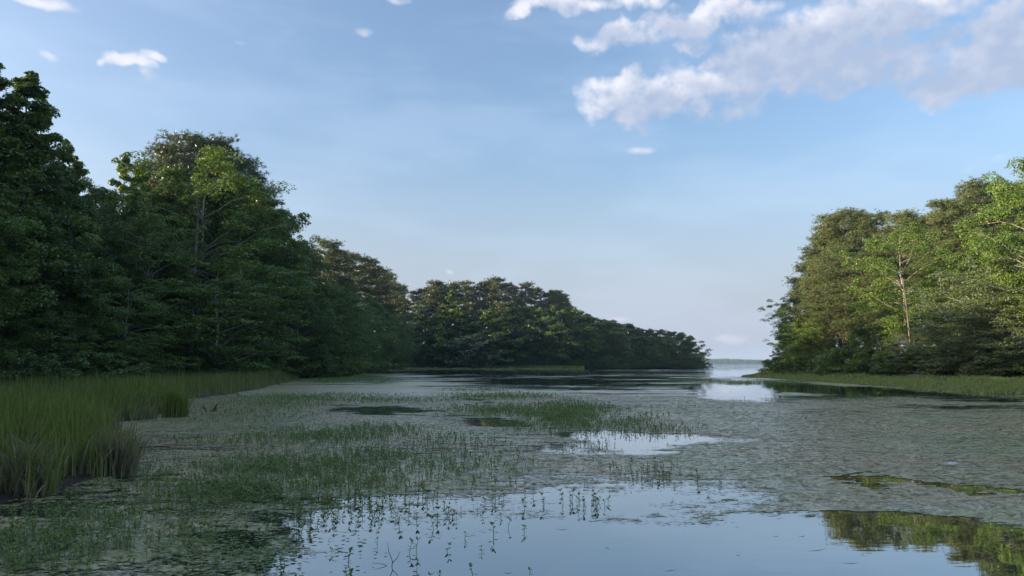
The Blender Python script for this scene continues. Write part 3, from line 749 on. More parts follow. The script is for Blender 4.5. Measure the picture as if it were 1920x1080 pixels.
# --- woods inland and beyond the left edge of the view: one mass that shades the cove
def scatter_gn(name, src, pts, scl, **props):
    """one object that repeats src on points"""
    me = bpy.data.meshes.new(name + '_points'); me.from_pydata([tuple(p) for p in pts], [], [])
    a = me.attributes.new('size', 'FLOAT', 'POINT'); a.data.foreach_set('value', np.asarray(scl, np.float32))
    o = link(name, me, None, **props)
    ng = bpy.data.node_groups.new(name + '_nodes', 'GeometryNodeTree')
    ng.interface.new_socket('Geometry', in_out='INPUT', socket_type='NodeSocketGeometry'); ng.interface.new_socket('Geometry', in_out='OUTPUT', socket_type='NodeSocketGeometry')
    i, q = ng.nodes.new('NodeGroupInput'), ng.nodes.new('NodeGroupOutput')
    ip = ng.nodes.new('GeometryNodeInstanceOnPoints'); oi = ng.nodes.new('GeometryNodeObjectInfo'); oi.inputs['Object'].default_value = src
    at = ng.nodes.new('GeometryNodeInputNamedAttribute'); at.inputs['Name'].default_value = 'size'; at.data_type = 'FLOAT'
    rv = ng.nodes.new('FunctionNodeRandomValue'); rv.data_type = 'FLOAT_VECTOR'; rv.inputs[0].default_value = (0, 0, 0); rv.inputs[1].default_value = (0, 0, 6.28)
    m2p = ng.nodes.new('GeometryNodeMeshToPoints')
    L = ng.links.new; L(i.outputs[0], m2p.inputs[0]); L(m2p.outputs[0], ip.inputs['Points']); L(oi.outputs['Geometry'], ip.inputs['Instance'])
    L(rv.outputs[0], ip.inputs['Rotation']); L(at.outputs[0], ip.inputs['Scale']); L(ip.outputs[0], q.inputs[0])
    md = o.modifiers.new('scatter', 'NODES'); md.node_group = ng
    return o
srcs = []
for kd in ('foak', 'fpine'):
    tm, cm, cmat, bmat, H = PROTO[kd][0]
    so = bpy.data.objects.new('source_tree', cm); srcs.append((so, H))
    if not cm.materials: cm.materials.append(cmat)
wr = np.random.default_rng(77)
pts = []
for _ in range(1800):
    x, y = wr.uniform(-150, -34), wr.uniform(-75, 262)
    d = poly_dist(LEFT, np.array([x]), np.array([y]))[0]
    fx = -0.693 * y                           # edge of view
    if y < 46:
        if not (-80 < x < -44) or x > fx - 9: continue
    else:
        if y < 120 and (x > fx * .62 - 26 or x < fx - 60): continue
        if y >= 120 and d < 28: continue
        if x < -130: continue
    if pts and min((x - p[0]) ** 2 + (y - p[1]) ** 2 for p in pts) < 5.6 ** 2: continue
    pts.append((x, y, max(0, gz(x, y) - .1)))
pts = np.array(pts)
half = wr.random(len(pts)) < .6
scatter_gn('wood', srcs[0][0], pts[half], wr.uniform(1.45, 1.75, half.sum()), kind='stuff', label='deep dark wood inland behind the left shore trees', category='woodland')
scatter_gn('wood', srcs[1][0], pts[~half], wr.uniform(1.0, 1.2, (~half).sum()), kind='stuff', label='pines deep in the wood behind the left shore', category='woodland')

#--- far shore of the lake, one long low wood
fr_ = np.random.default_rng(9)
n = 40000
fx = fr_.uniform(-500, 3000, n); fy = 2800 + fr_.uniform(0, 60, n)
prof = 19 - np.clip((fx - 830) * .03, 0, 5) + 2.5 * fbm(fx * .006, fx * 0, 401, 4, .5) + 2.0 * fbm(fx * .045, fx * 0 + 3, 411, 3, .6)
fz = prof * fr_.uniform(0, 1, n) ** .6
V, F = leaf_quads(np.stack([fx, fy, fz], 1), unit(fr_.normal(size=(n, 3)) + [0, -.6, .5]), fr_.uniform(4.0, 7, n), .8, fr_)
link('far_wood', mesh_from('far_wood_mesh', [(V, F)], {'tint': np.repeat(fr_.uniform(0, 1, n), 4), 'clump': np.repeat(fr_.uniform(0, 1, n), 4)}), M_OAK, kind='stuff',
     label='low blue hazy wooded shore far across the lake', category='woodland')
V = np.array([(-2000, 2795, -.5), (3400, 2795, -.5), (3400, 2802, .8), (-2000, 2802, .8), (3400, 3350, 2), (-2000, 3350, 2)], float)
rx_ = np.arange(-500, 3000, 18.0); rh_ = np.interp(rx_, np.sort(fx)[::40], (prof[np.argsort(fx)])[::40]) * .82
Vr = np.concatenate([np.stack([rx_, 0 * rx_ + 2812, 0 * rx_ - .5], 1), np.stack([rx_, 0 * rx_ + 2830, rh_], 1), np.stack([rx_, 0 * rx_ + 3300, rh_ * .9], 1)])
link('hills', mesh_from('hills_mesh', [(Vr, grid_faces(3, len(rx_)))], smooth=True, attrs={'tint': np.full(len(Vr), .4), 'clump': np.full(len(Vr), .4)}), M_OAK, kind='structure')
link('far_shore', mesh_from('far_shore_mesh', [(V, np.array([[0, 1, 2, 3], [3, 2, 4, 5]]))]), M_SOIL, kind='structure')

# ------------------------------------------------------------------ reeds and grasses
def blades(x, y, z, h, w, lean, rng, seg=3, droop=.35, col=None):
    """curved tapering grass blades; col (per blade) 0 green .. 1 dead straw"""
    n = len(x); a = rng.uniform(0, 2 * np.pi, n); b = rng.uniform(0, 2 * np.pi, n)
    dx_, dy_ = np.cos(a) * lean, np.sin(a) * lean
    wx_, wy_ = np.cos(b) * w * .5, np.sin(b) * w * .5
    ks = np.linspace(0, 1, seg + 1)[:-1]
    cols_ = []
    rowsV = []
    for k in ks:
        zz = h * (k - droop * lean * k ** 3 * .6)
        ox, oy = dx_ * h * k ** 1.7, dy_ * h * k ** 1.7
        ww = 1 - k * .45
        rowsV.append(np.stack([x + ox - wx_ * ww, y + oy - wy_ * ww, z + zz], -1)); rowsV.append(np.stack([x + ox + wx_ * ww, y + oy + wy_ * ww, z + zz], -1))
    rowsV.append(np.stack([x + dx_ * h, y + dy_ * h, z + h * (1 - droop * lean * 1.2)], -1))
    V = np.stack(rowsV, 1); nv = V.shape[1]
    T = []
    for s in range(seg - 1):
        T += [[2 * s, 2 * s + 1, 2 * s + 3], [2 * s, 2 * s + 3, 2 * s + 2]]
    T.append([2 * seg - 2, 2 * seg - 1, 2 * seg])
    F = (np.arange(n)[:, None, None] * nv + np.array(T)[None]).reshape(-1, 3)
    hk = np.concatenate([np.repeat(ks, 2), [1.0]])
    return V.reshape(-1, 3), F, np.tile(hk, n), np.repeat(col if col is not None else np.zeros(n), nv), np.repeat(rng.uniform(0, 1, n), nv)

m, N = new_mat('reed_blades')
hgt, dd, ti = N.attr('along'), N.attr('dead'), N.attr('tint')
gcol = N.mix(ti, (.105, .155, .034, 1), (.210, .250, .080, 1))
dcol = N.mix(ti, (.12, .10, .075, 1), (.29, .26, .20, 1))
root_ = N.m('MULTIPLY', N.ss(hgt, .0, .38, 1, 0), .55)
f = N.m('MAXIMUM', dd, root_)
colr = N.mix(f, gcol, dcol)
d = N.n.new('ShaderNodeBsdfDiffuse'); N.put(d.inputs[0], colr)
tr_ = N.n.new('ShaderNodeBsdfTranslucent'); N.put(tr_.inputs[0], N.v('MULTIPLY', colr, (1.1, 1.2, .6)))
mx = N.n.new('ShaderNodeMixShader'); mx.inputs[0].default_value = .3
N.l.new(d.outputs[0], mx.inputs[1]); N.l.new(tr_.outputs[0], mx.inputs[2])
M_REED = finish(m, N, mx.outputs[0])

m, N = new_mat('marsh_grass_blades')
gc = N.mix(N.attr('dead'), N.mix(N.attr('tint'), (.13, .195, .055, 1), (.22, .28, .095, 1)), (.28, .25, .16, 1))
d = N.n.new('ShaderNodeBsdfDiffuse'); N.put(d.inputs[0], gc); M_GRASS = finish(m, N, d.outputs[0])
def sample_land(n, x0, x1, y0, y1, side, rng):
    x, y = rng.uniform(x0, x1, n), rng.uniform(y0, y1, n)
    return x, y, poly_dist(LEFT if side == 'L' else RIGHT, x, y)
def land_height(x, y): return land_z(poly_dist(LEFT, x, y), poly_dist(RIGHT, x, y), x, y)
rg = np.random.default_rng(501)
bl = []
def add(x, y, h, w, lean, dead, seg=3): bl.append(blades(x, y, np.maximum(land_height(x, y), -.03), h, w, lean, rg, seg, col=dead))
# near bed: tussocky, clumped
x, y, dsh = sample_land(520000, -24, 3, 6.5, 36, 'L', rg)
tus = smooth_noise(x, y, 511, 1.1); tall = smooth_noise(x, y, 521, .22)
inview = (x > -.80 * y - 1.2)
dens = np.where(dsh < .5, .9, np.where(dsh < 2.2, .55, .16)) * np.clip(.75 + tus * 1.3, .1, 1) * np.where(y > 22, .55, 1)
edge_n = smooth_noise(x, y, 533, 1.6)
k = (dsh > .10 - edge_n * .9) & (dsh > -.45) & inview & (rg.random(len(x)) < dens * .42)
x, y, dsh, tus, tall = x[k], y[k], dsh[k], tus[k], tall[k]
yv = smooth_noise(x, y, 531, .5)
h = np.clip(.84 + tall * .42 + rg.normal(0, .19, len(x)) + yv * .42, .35, 1.6) * np.clip(.50 + dsh * .55 + yv * .3, .38, 1)
deadp = np.where(dsh < .6, .36, .16) + np.clip(smooth_noise(x, y, 541, .8), 0, 1) * .5
dead = (rg.random(len(x)) < deadp) * rg.uniform(.6, 1, len(x))
add(x, y, h * np.where(dead > 0, .8, 1), rg.uniform(.017, .032, len(x)) * (1 + y * .02), np.abs(rg.normal(.12, .19, len(x))) + dead * rg.uniform(0, .5, len(x)), dead)
# far bed
x, y, dsh = sample_land(420000, -56, -6, 34, 100, 'L', rg)
tus = smooth_noise(x, y, 551, .7)
fyx = np.interp(960 + 1387 * x / y, [t[0] for t in FY], [t[1] for t in FY])
dens = np.where(dsh < 2, .8, .30) * np.clip(.8 + tus, .15, 1)
k = (dsh > -tus * 1.6) & (dsh > -1) & (x > -.80 * y) & (y < fyx - 3) & (rg.random(len(x)) < dens * .35) & (y < 86)
x, y, dsh, tus = x[k], y[k], dsh[k], tus[k]
h = np.clip(.88 + tus * .6 + rg.normal(0, .2, len(x)), .35, 1.6) * np.clip(.5 + dsh * .4 + tus * .3, .4, 1)
dead = (rg.random(len(x)) < np.where(dsh < 1, .45, .16)) * rg.uniform(.5, 1, len(x))
add(x, y, h, rg.uniform(.03, .055, len(x)), np.abs(rg.normal(.10, .12, len(x))), dead, 2)
def build_blades(name, parts, mat=None, **props):
    me = mesh_from(name + '_mesh', [(p[0], p[1]) for p in parts], {'along': np.concatenate([p[2] for p in parts]), 'dead': np.concatenate([p[3] for p in parts]), 'tint': np.concatenate([p[4] for p in parts])})
    return link(name, me, mat or M_REED, **props)
build_blades('reed_bed', bl, kind='stuff', label='tall green reed bed with straw coloured dead blades along the left shore', category='reeds')
# separate clumps
def clump(px, py, rad, n, h0, dead_share, lean, label, name='reed_clump'):
    cx, cy = ground(px, py)
    r = rad * np.sqrt(rg.uniform(0, 1, n)); a = rg.uniform(0, 6.28, n)
    x, y = cx + np.cos(a) * r, cy + np.sin(a) * r
    dead = (rg.random(n) < dead_share) * rg.uniform(.6, 1, n)
    p = blades(x - cx, y - cy, np.full(n, -.02), np.clip(rg.normal(h0, h0 * .2, n) * (1 - .45 * (r / rad) ** 2), .15, 2), rg.uniform(.014, .028, n), np.abs(rg.normal(lean, .12, n)), rg, 3, col=dead)
    o = build_blades(name, [p]); o.location = (cx, cy, 0); o['label'] = label; o['category'] = 'reeds'; return o
clump(328, 782, .42, 420, 1.15, .06, .12, 'single dense clump of green reeds standing off the end of the reed bed')
clump(212, 890, .36, 420, .80, .92, .24, 'tan clump of dead reeds at the near corner of the bed', 'dead_reed_clump')
clump(232, 872, .25, 260, .7, .95, .25, 'short tan dead reed tuft at the water beside the larger dead clump', 'dead_reed_clump')
clump(45, 925, .38, 260, .95, .9, .45, 'pale bent dead reeds leaning right at the left edge of the photo', 'dead_reed_clump')
clump(262, 786, .5, 300, .5, .8, .35, 'low brown dead tuft where the reed bed bends back', 'dead_reed_clump')

# short green marsh grass on the right strip and along the back shore
bl = []
x, y, dsh = sample_land(420000, 24, 82, 40, 140, 'R', rg)
ryx = np.interp(960 + 1387 * x / y, [t[0] for t in RY], [t[1] for t in RY])
tus = smooth_noise(x, y, 561, .35)
k = (dsh > -.3) & (x < .80 * y) & (y < ryx + 3) & (rg.random(len(x)) < np.clip(.75 + tus * .7, .3, 1) * .7)
x, y, dsh, tus = x[k], y[k], dsh[k], tus[k]
back = np.clip((y - (ryx[k] - 16)) / 10, 0, 1)
h = np.clip(.14 + .12 * tus + back * (.45 + tus * .3) + rg.normal(0, .05, len(x)), .07, 1.1)
add(x, y, h, rg.uniform(.05, .10, len(x)), np.abs(rg.normal(.25, .15, len(x))), (rg.random(len(x)) < .10) * .7, 2)
build_blades('marsh_grass', bl, M_GRASS, kind='stuff', label='short green marsh grass on the strip before the right shore wood', category='grass')
bl = []
x, y, dsh = sample_land(130000, -55, 30, 100, 268, 'L', rg)
pxx = 960 + 1387 * x / y
k = (dsh > np.where(y > 225, -9.0, -1.0)) & (dsh < np.where(y > 225, 1.0, 7)) & (pxx < 1095) & (pxx > 560) & (smooth_noise(x, y, 571, .06) > -.35)
x, y, dsh, pxx = x[k], y[k], dsh[k], pxx[k]
h = np.clip(np.where(dsh < -3, .28, .75) + rg.normal(0, .12, len(x)) + (pxx > 900) * (dsh > -3) * .6, .15, 1.7)
add(x, y, h, rg.uniform(.12, .22, len(x)), np.abs(rg.normal(.2, .1, len(x))), (rg.random(len(x)) < .15) * .6, 2)
build_blades('shore_grass', bl, M_GRASS, kind='stuff', label='pale green grass along the waterline of the back shore', category='grass')

# ------------------------------------------------------------------ emergent leafy water plants
m, N = new_mat('water_plant_leaf')
ti = N.attr('tint')
colr = N.mix(ti, (.085, .150, .036, 1), (.185, .260, .080, 1))
d = N.n.new('ShaderNodeBsdfPrincipled'); d.inputs['Roughness'].default_value = .42; N.put(d.inputs['Base Color'], colr)
tr_ = N.n.new('ShaderNodeBsdfTranslucent'); N.put(tr_.inputs[0], N.v('MULTIPLY', colr, (1.2, 1.3, .5)))
mx = N.n.new('ShaderNodeMixShader'); mx.inputs[0].default_value = .28
N.l.new(d.outputs[0], mx.inputs[1]); N.l.new(tr_.outputs[0], mx.inputs[2])
M_PLANT = finish(m, N, mx.outputs[0])
def sprig(rng, h, nl, leaf, full=True):
    """thin stem with a few pairs of spoon shaped leaves and a tuft at the top"""
    topx, topy = rng.normal(0, .16, 2) * h
    V, F, T = [], [], []
    def addp(v, f, t): 
        o = sum(len(q) for q in V); V.append(np.array(v, float)); F.extend([[i + o for i in tr] for tr in f]); T.extend([t] * len(v))
    w = .0035 if full else .006
    P = lambda k: np.array([topx * k ** 1.5, topy * k ** 1.5, h * k])
    for ax in ((1, 0), (0, 1)):
        a0, a1 = P(0), P(.55); a2 = P(1)
        o = np.array([ax[0], ax[1], 0]) * w
        addp([a0 - o - [0, 0, .03], a0 + o - [0, 0, .03], a1 + o, a1 - o, a2], [[0, 1, 2], [0, 2, 3], [3, 2, 4]], .05)
    for i in range(nl):
        k = 1.0 if i < nl * .55 else rng.uniform(.25, .9)
        a = i * 2.4 + rng.normal() * .4; el_ = rng.uniform(.35, 1.15) if k == 1 else rng.uniform(-.1, .7)
        L = leaf * rng.uniform(.65, 1.2); W_ = L * .52
        dr_ = np.array([math.cos(a) * math.cos(el_), math.sin(a) * math.cos(el_), math.sin(el_)]); s_ = np.array([-math.sin(a), math.cos(a), 0])
        b_ = P(k); mid_ = b_ + dr_ * L * .6; up = np.array([0, 0, L * .07])
        t = float(np.clip(rng.normal(.5, .25), 0, 1))
        if full: addp([b_, mid_ - s_ * W_ * .5 + up, b_ + dr_ * L - up, mid_ + s_ * W_ * .5 + up, b_ + dr_ * L * .62 - up * .3], [[0, 4, 1], [1, 4, 2], [2, 4, 3], [3, 4, 0]], t)
        else: addp([b_, mid_ - s_ * W_ * .5, b_ + dr_ * L, mid_ + s_ * W_ * .5], [[0, 1, 2], [0, 2, 3]], t)
    return np.concatenate(V), np.array(F), np.array(T)
rs = np.random.default_rng(601)
SP_NEAR = [sprig(rs, rs.uniform(.07, .14), 9, .056) for _ in range(8)]
SP_MID = [sprig(rs, rs.uniform(.05, .11), 7, .058, False) for _ in range(8)]
SP_FAR = [sprig(rs, rs.uniform(.06, .11), 4, .095, False) for _ in range(6)]
def bake(protos, x, y, scl, rng):
    out, tints = [], []
    pick = rng.integers(0, len(protos), len(x)); ang = rng.uniform(0, 6.28, len(x))
    for i, (v, f, t) in enumerate(protos):
        kk = np.where(pick == i)[0]
        if not len(kk): continue
        c_, s_ = np.cos(ang[kk])[:, None], np.sin(ang[kk])[:, None]; sc = scl[kk][:, None]
        X = (v[None, :, 0] * c_ - v[None, :, 1] * s_) * sc + x[kk][:, None]; Y = (v[None, :, 0] * s_ + v[None, :, 1] * c_) * sc + y[kk][:, None]
        Z = v[None, :, 2] * sc + 0 * X
        FF = (f[None] + (np.arange(len(kk)) * len(v))[:, None, None]).reshape(-1, 3)
        out.append((np.stack([X, Y, Z], -1).reshape(-1, 3), FF))
        tints.append(np.clip(np.tile(t, len(kk)) + np.repeat(rng.normal(0, .15, len(kk)), len(v)), 0, 1))
    return out, np.concatenate(tints)
PATCH = [ # px, py, rx, ry, plants per square metre
 (560,885,170,26,330),(420,925,170,34,330),(620,905,150,22,230),(330,945,110,24,230),(300,890,70,26,90),(700,860,110,22,170),(820,868,130,34,75),
 (620,822,140,13,200),(480,830,130,10,120),(700,808,80,9,140),(820,830,90,14,60),(880,845,90,14,40),
 (130,1015,130,34,300),(60,1050,120,30,300),(330,1010,110,26,110),(420,1055,60,26,130),(230,975,90,14,170),(100,985,90,10,200),
 (720,925,110,28,95),(640,950,90,26,75),(760,965,80,20,35),(545,975,60,26,70),(600,925,90,20,150),(860,900,90,20,28),
 (1060,785,60,22,260),(1000,800,50,10,120),(1110,800,60,12,140),(970,772,110,9,150),(1170,797,60,12,110),(1230,808,70,11,90),(1080,768,70,7,150),
 (1110,838,45,6,60),(1060,845,60,6,25),(1230,893,75,17,75),(1160,885,40,10,40),(1290,893,32,14,60),(1090,945,48,11,70),(1000,870,90,20,12),(1180,900,60,20,12),
 (700,752,150,4,50),(560,748,90,7,60),(620,742,120,3,45),(940,744,90,5,80),(860,747,50,3,25),(900,733,60,2,40),(520,760,100,12,40),(450,780,120,16,30),
 (1250,765,90,3,12),(1230,784,20,4,60),(1320,714,60,3,30),(1400,718,60,2.5,40),(1220,712,120,2,5),(1480,716,70,3,40),
 (640,712,70,5,60),(700,716,50,2,30),(1560,750,120,3,20),
]
x = []; y = []
rr_ = np.random.default_rng(611)
bx, by = [], []
YY = 6.2 * np.exp(rr_.uniform(0, math.log(20), 900000))           # more candidates close by, thinned to an even density
XX = rr_.uniform(-.78, .55, len(YY)) * YY
cand = len(YY) / (1.33 * math.log(20))                             # candidates per unit (log Y, X/Y); per m2 = cand / Y^2
ppx, ppy = project(XX, YY)
nz1 = smooth_noise(XX, YY, 621, .9); nz2 = smooth_noise(XX, YY, 631, 3.5)
dpt = ppy - HOR
ppx2, ppy2 = ppx + nz1 * (20 + dpt * .3), ppy + nz1 * dpt * .05 + nz2 * dpt * .03
rho = np.zeros(len(YY))
for (a, b_, rx, ry, dn) in PATCH:
    q = ((ppx2 - a) / rx) ** 2 + ((ppy2 - b_) / ry) ** 2
    rho = np.maximum(rho, dn * np.exp(-q * 1.1) * (q < 3.2))
rho = 1.3 * rho * np.clip(.75 + nz2 * 1.1 + nz1 * .5, .05, 1.6) + np.where((ppx < 1000) & (YY < 30), 1.6, .12) + np.where((ppx < 1000) & (YY < 14), 4.0, 0)
dsh = np.maximum(poly_dist(LEFT, XX, YY), poly_dist(RIGHT, XX, YY))
prob = rho * YY ** 2 / cand
k = (rr_.random(len(YY)) < prob) & (dsh < -.12)
PX_, PY_ = XX[k], YY[k]
print('water plants', len(PX_))
# the ones that stand on open water close to the camera are things of their own
cvp = weed_cover(PX_, PY_); qx, qy = project(PX_, PY_)
lone = (cvp < .30) & (PY_ < 12.5) & (qx < 1350) & (qx > 440)
idx = np.where(lone)[0]; idx = idx[np.argsort(PY_[idx])][:230]
mask = np.zeros(len(PX_), bool); mask[idx] = True
near_meshes = []
for v, f, t in SP_NEAR:
    near_meshes.append(mesh_from('water_plant_mesh', [(v, f)], {'tint': t}))
def lone_label(px, py):
    if py > 1020: return 'sprigs in open water at the bottom', 'sprigs in the open water at the bottom'
    if px < 700: return 'sprigs mirrored beside the weed patch', 'sprigs at the edge of the large weed patch'
    if px < 980: return 'small sprigs in the middle foreground', 'sprigs in the middle foreground water'
    return 'dark sprigs right of the middle', 'sprigs on the water right of the middle'
SPR = {}
for i in idx:
    me = near_meshes[int(rr_.integers(0, 8))]
    qx_, qy_ = project(PX_[i], PY_[i])
    lb, gp = lone_label(qx_, qy_)
    o = link('water_plant', me, M_PLANT, loc=(PX_[i], PY_[i], 0), group=gp, category='water plant')
    o.rotation_euler = (0, 0, rr_.uniform(0, 6.28)); s_ = rr_.uniform(.5, 1.05); o.scale = (s_, s_, s_)
    SPR.setdefault((lb, gp), []).append((qy_, qx_, o))
BAND = ['nearest row'] + [q + ' row' for q in ORD[1:]]
for (lb, gp), lst in SPR.items():
    lst.sort(key=lambda t: -t[0])
    for r0_ in range(0, len(lst), 18):
        row = sorted(lst[r0_:r0_ + 18], key=lambda t: t[1])
        for j, (_, _, o) in enumerate(row):
            o['label'] = f"{ORD[j]}{'' if j == 0 else ' from left'} in the {BAND[r0_ // 18]} of " + lb
PX_, PY_ = PX_[~mask], PY_[~mask]
near = PY_ < 11; mid_ = (PY_ >= 11) & (PY_ < 24); far_ = PY_ >= 24
blocks, tin = [], []
for sel, pr in ((near, SP_NEAR), (mid_, SP_MID), (far_, SP_FAR)):
    sc = rr_.uniform(.35, 1.1, sel.sum()) * np.where(rho[k][~mask][sel] < 12, .62, .85)
    o_, t_ = bake(pr, PX_[sel], PY_[sel], sc, rr_); blocks += o_; tin.append(t_)
link('water_plants', mesh_from('water_plants_mesh', blocks, {'tint': np.concatenate(tin)}), M_PLANT, kind='stuff',
     label='dense patches of small leafy green plants standing out of the weed mat', category='water plants')

# ------------------------------------------------------------------ stems and shreds of weed lying on the surface
m, N = new_mat('weed_stems')
ti = N.attr('tint')
rp_ = N.n.new('ShaderNodeValToRGB'); N.put(rp_.inputs[0], ti)
e = rp_.color_ramp.elements; e[0].position = 0; e[0].color = (.022, .028, .012, 1); e[1].position = 1; e[1].color = (.42, .41, .33, 1)
for p_, c_ in ((.35, (.07, .085, .034, 1)), (.6, (.15, .125, .075, 1)), (.82, (.24, .25, .17, 1))):
    q = rp_.color_ramp.elements.new(p_); q.color = c_
b = N.n.new('ShaderNodeBsdfPrincipled'); b.inputs['Roughness'].default_value = .35; N.l.new(rp_.outputs[0], b.inputs['Base Color'])
M_STEM = finish(m, N, b.outputs[0])
rd = np.random.default_rng(701)
n = 700000
YY = 6.0 * np.exp(rd.uniform(0, math.log(7), n)); XX = rd.uniform(-.74, .76, n) * YY
cvs = weed_cover(XX, YY)
fine_n = smooth_noise(XX, YY, 711, 2.2)
dens = np.clip(cvs * 1.15 + .04 + fine_n * .35 * (cvs > .05), 0.0, 1) ** 1.4 * 330
dens = np.where(cvs < .03, 1.5, np.maximum(dens, np.where(cvs < .12, 22, 75) * np.clip(.6 + fine_n * 2, 0, 2)))
cand = n / (1.5 * math.log(7))
dsh = poly_dist(LEFT, XX, YY)
k = (rd.random(n) < dens * YY ** 2 / cand * np.clip(14 / YY, 0, 1)) & (dsh < .2)
X_, Y_ = XX[k], YY[k]; n = len(X_); print('stems', n)
flow = smooth_noise(X_, Y_, 721, .25) * 1.6 + rd.normal(0, .55, n)
L = rd.gamma(2.2, .036, n) * (1 + Y_ * .02) + .02; wd = rd.uniform(.003, .008, n) * (1 + Y_ * .05)
dx_, dy_ = np.cos(flow) * L / 2, np.sin(flow) * L / 2; nx_, ny_ = -np.sin(flow) * wd / 2, np.cos(flow) * wd / 2
bend = rd.normal(0, .18, n) * L
z_ = rd.uniform(.007, .016, n)
cx_, cy_ = X_ - np.sin(flow) * bend, Y_ + np.cos(flow) * bend
V = np.stack([np.stack([X_ - dx_, Y_ - dy_, z_ * .6], -1), np.stack([cx_ + nx_, cy_ + ny_, z_], -1), np.stack([X_ + dx_, Y_ + dy_, z_ * .7], -1), np.stack([cx_ - nx_, cy_ - ny_, z_ + .003], -1)], 1).reshape(-1, 3)
F = (np.arange(n)[:, None, None] * 4 + np.array([[0, 3, 1], [1, 3, 2]])[None]).reshape(-1, 3)
link('weed_stems', mesh_from('weed_stems_mesh', [(V, F)], {'tint': np.repeat(np.clip(rd.beta(1.8, 2.2, n), 0, 1), 4)}), M_STEM, kind='stuff',
     label='tangle of thin brown and green weed stems lying on the water', category='water weed')
# small round floating leaves, thickest at the bottom left
n = 90000
YY = 6.0 * np.exp(rd.uniform(0, math.log(2.6), n)); XX = rd.uniform(-.74, .3, n) * YY
qx, qy = project(XX, YY)
w = np.zeros(n)
for (a, b_, rx, ry, dn) in ((420,1030,150,60,1.0),(330,960,200,30,.45),(500,985,60,30,.7),(160,1040,200,50,.35),(430,900,240,30,.25),(180,930,90,16,.3)):
    w = np.maximum(w, dn * np.exp(-(((qx - a) / rx) ** 2 + ((qy - b_) / ry) ** 2)))
w *= np.clip(.6 + smooth_noise(XX, YY, 731, 2.0) * 1.6, 0, 1.4)
k = (rd.random(n) < w * .40) & (poly_dist(LEFT, XX, YY) < -.1)
X_, Y_ = XX[k], YY[k]; n = len(X_); print('pads', n)
r_ = rd.uniform(.010, .030, n); a0 = rd.uniform(0, 6.28, n); tx, ty = rd.normal(0, .12, n), rd.normal(0, .12, n)
aa = a0[:, None] + np.arange(6)[None] / 6 * 2 * np.pi
rx_ = r_[:, None] * np.where(np.arange(6)[None] == 0, .7, 1)
vx, vy = np.cos(aa) * rx_, np.sin(aa) * rx_
V = np.stack([X_[:, None] + vx, Y_[:, None] + vy, .012 + np.abs(vx * tx[:, None] + vy * ty[:, None]) + rd.uniform(0, .008, n)[:, None]], -1).reshape(-1, 3)
F = (np.arange(n)[:, None, None] * 6 + np.array([[0, 1, 2], [0, 2, 3], [0, 3, 4], [0, 4, 5]])[None]).reshape(-1, 3)
link('floating_leaves', mesh_from('floating_leaves_mesh', [(V, F)], {'tint': np.repeat(np.clip(rd.normal(.45, .25, n), 0, 1), 6)}), M_PLANT, kind='stuff',
     label='small round green leaves floating between the plants at the bottom left', category='floating leaves')

# ------------------------------------------------------------------ driftwood and twigs
def stick(name, pts, rad, label, mat=M_DEAD, parent=None, n=6, cat='branch'):
    v, f = tube(pts, rad, n)
    o = link(name, mesh_from(name + '_mesh', [(v, f)], smooth=True), mat, parent=parent)
    if not parent: o['label'] = label; o['category'] = cat
    return o
cx, cy = ground(396, 772)
br = bpy.data.objects.new('sunken_branch', None); C.objects.link(br); br.location = (cx, cy, 0)
br['label'] = 'dark sunken branch with two prongs sticking out beside the reed bed'; br['category'] = 'branch'
stick('prong', [(-.18, 0, -.1), (-.20, 0, .02), (-.27, .01, .13), (-.33, .0, .20), (-.40, .01, .24)], [.035, .032, .026, .020, .006], '', parent=br)
stick('prong', [(.02, 0, -.1), (.06, 0, .03), (.12, .02, .12), (.17, .0, .21), (.23, .02, .30)], [.05, .045, .038, .032, .010], '', parent=br)
stick('snag', [(.12, .02, .10), (.17, .02, .11), (.20, .0, .15)], [.02, .014, .004], '', parent=br)
stick('log', [(-.06, 0, .0), (.05, .02, .035), (.19, .03, .02)], [.03, .05, .02], '', parent=br)
gx_, gy_ = ground(738, 1062)
tw = bpy.data.objects.new('twig', None); C.objects.link(tw); tw.location = (gx_, gy_, 0)
tw['label'] = 'thin bent twig sticking out of the water near the bottom plants'; tw['category'] = 'twig'
stick('stem', [(-.02, 0, -.04), (-.01, 0, .04), (-.045, .01, .12), (-.06, .0, .21)], [.004, .0038, .003, .0016], '', parent=tw, n=4)
stick('side_stem', [(-.01, 0, .03), (.03, .0, .07), (.055, .01, .13)], [.003, .0025, .0012], '', parent=tw, n=4)
stick('side_stem', [(-.02, 0, -.02), (-.09, .02, .012), (-.18, .0, .03)], [.003, .0026, .0012], '', parent=tw, n=4)
for px, py, L_, lb in ((1375, 881, .16, 'short dark stick floating on the weed right of the middle'), (1368, 938, .22, 'forked brown twig floating at the edge of the weed mat')):
    a, b_ = ground(px, py)
    o = stick('floating_stick', [(-L_ / 2, 0, .006), (-L_ * .1, .015, .010), (L_ / 2, -.01, .004)], [.004, .007, .003], lb, n=5, cat='stick'); o.location = (a, b_, 0)
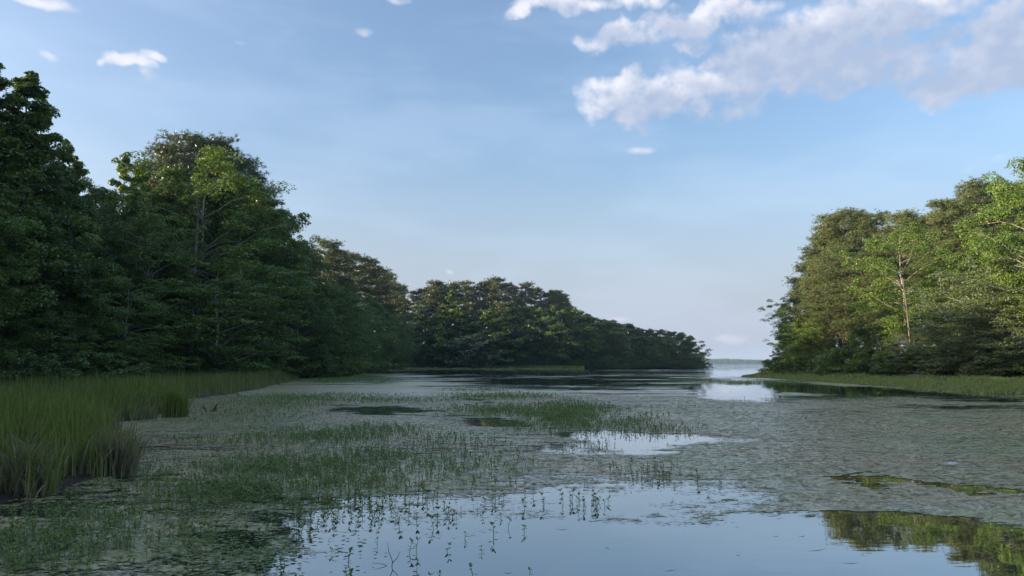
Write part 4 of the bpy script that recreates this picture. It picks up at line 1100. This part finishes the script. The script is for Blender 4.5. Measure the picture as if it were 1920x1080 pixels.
a, b_ = ground(1786, 870)
fv, ff = leaf_quads(np.zeros((1, 3)), np.array([[0, 0, 1.0]]), np.array([.1]), .7, rg)
m, N = new_mat('pale_foam'); b = N.n.new('ShaderNodeBsdfPrincipled'); b.inputs['Base Color'].default_value = (.55, .60, .66, 1); b.inputs['Roughness'].default_value = .5
M_FOAM = finish(m, N, b.outputs[0])
ua = np.arange(14) / 14 * 2 * np.pi; rr0 = 1 + .25 * np.sin(ua * 3 + 1) + .1 * np.cos(ua * 5)
Vf = [(0, 0, .035)] + [(math.cos(q) * .10 * k_, math.sin(q) * .05 * k_, .02) for q, k_ in zip(ua, rr0 * .7)] + [(math.cos(q) * .10 * k_, math.sin(q) * .05 * k_, .002) for q, k_ in zip(ua, rr0)]
Ff = [[0, 1 + i, 1 + (i + 1) % 14] for i in range(14)]; Fq = [[1 + i, 15 + i, 15 + (i + 1) % 14, 1 + (i + 1) % 14] for i in range(14)]
me = bpy.data.meshes.new('foam_mesh'); me.from_pydata(Vf, [], Ff + Fq)
link('foam_scrap', me, M_FOAM, loc=(a, b_, 0), label='small pale scrap of foam floating on the weed at the right', category='foam')

# ------------------------------------------------------------------ evening haze
HX0, HX1, HY0, HY1 = -3200, 3600, -460, 3600
V = np.array([(a, b_, c_) for a in (HX0, HX1) for b_ in (HY0, HY1) for c_ in (-1.6, 46)], float)
Fh = np.array([[0, 1, 3, 2], [4, 6, 7, 5], [0, 4, 5, 1], [2, 3, 7, 6], [0, 2, 6, 4], [1, 5, 7, 3]])
if HAZE > 0:
    m, N = new_mat('haze_air'); pv = N.n.new('ShaderNodeVolumePrincipled'); pv.inputs['Color'].default_value = (.55, .75, 1.0, 1)
    pv.inputs['Density'].default_value = HAZE; pv.inputs['Anisotropy'].default_value = .2
    oo = N.n.new('ShaderNodeOutputMaterial'); N.l.new(pv.outputs[0], oo.inputs['Volume'])
    link('haze', mesh_from('haze_mesh', [(V, Fh)]), m, kind='stuff', label='thin blue evening haze over the lake', category='haze')
print('script done')
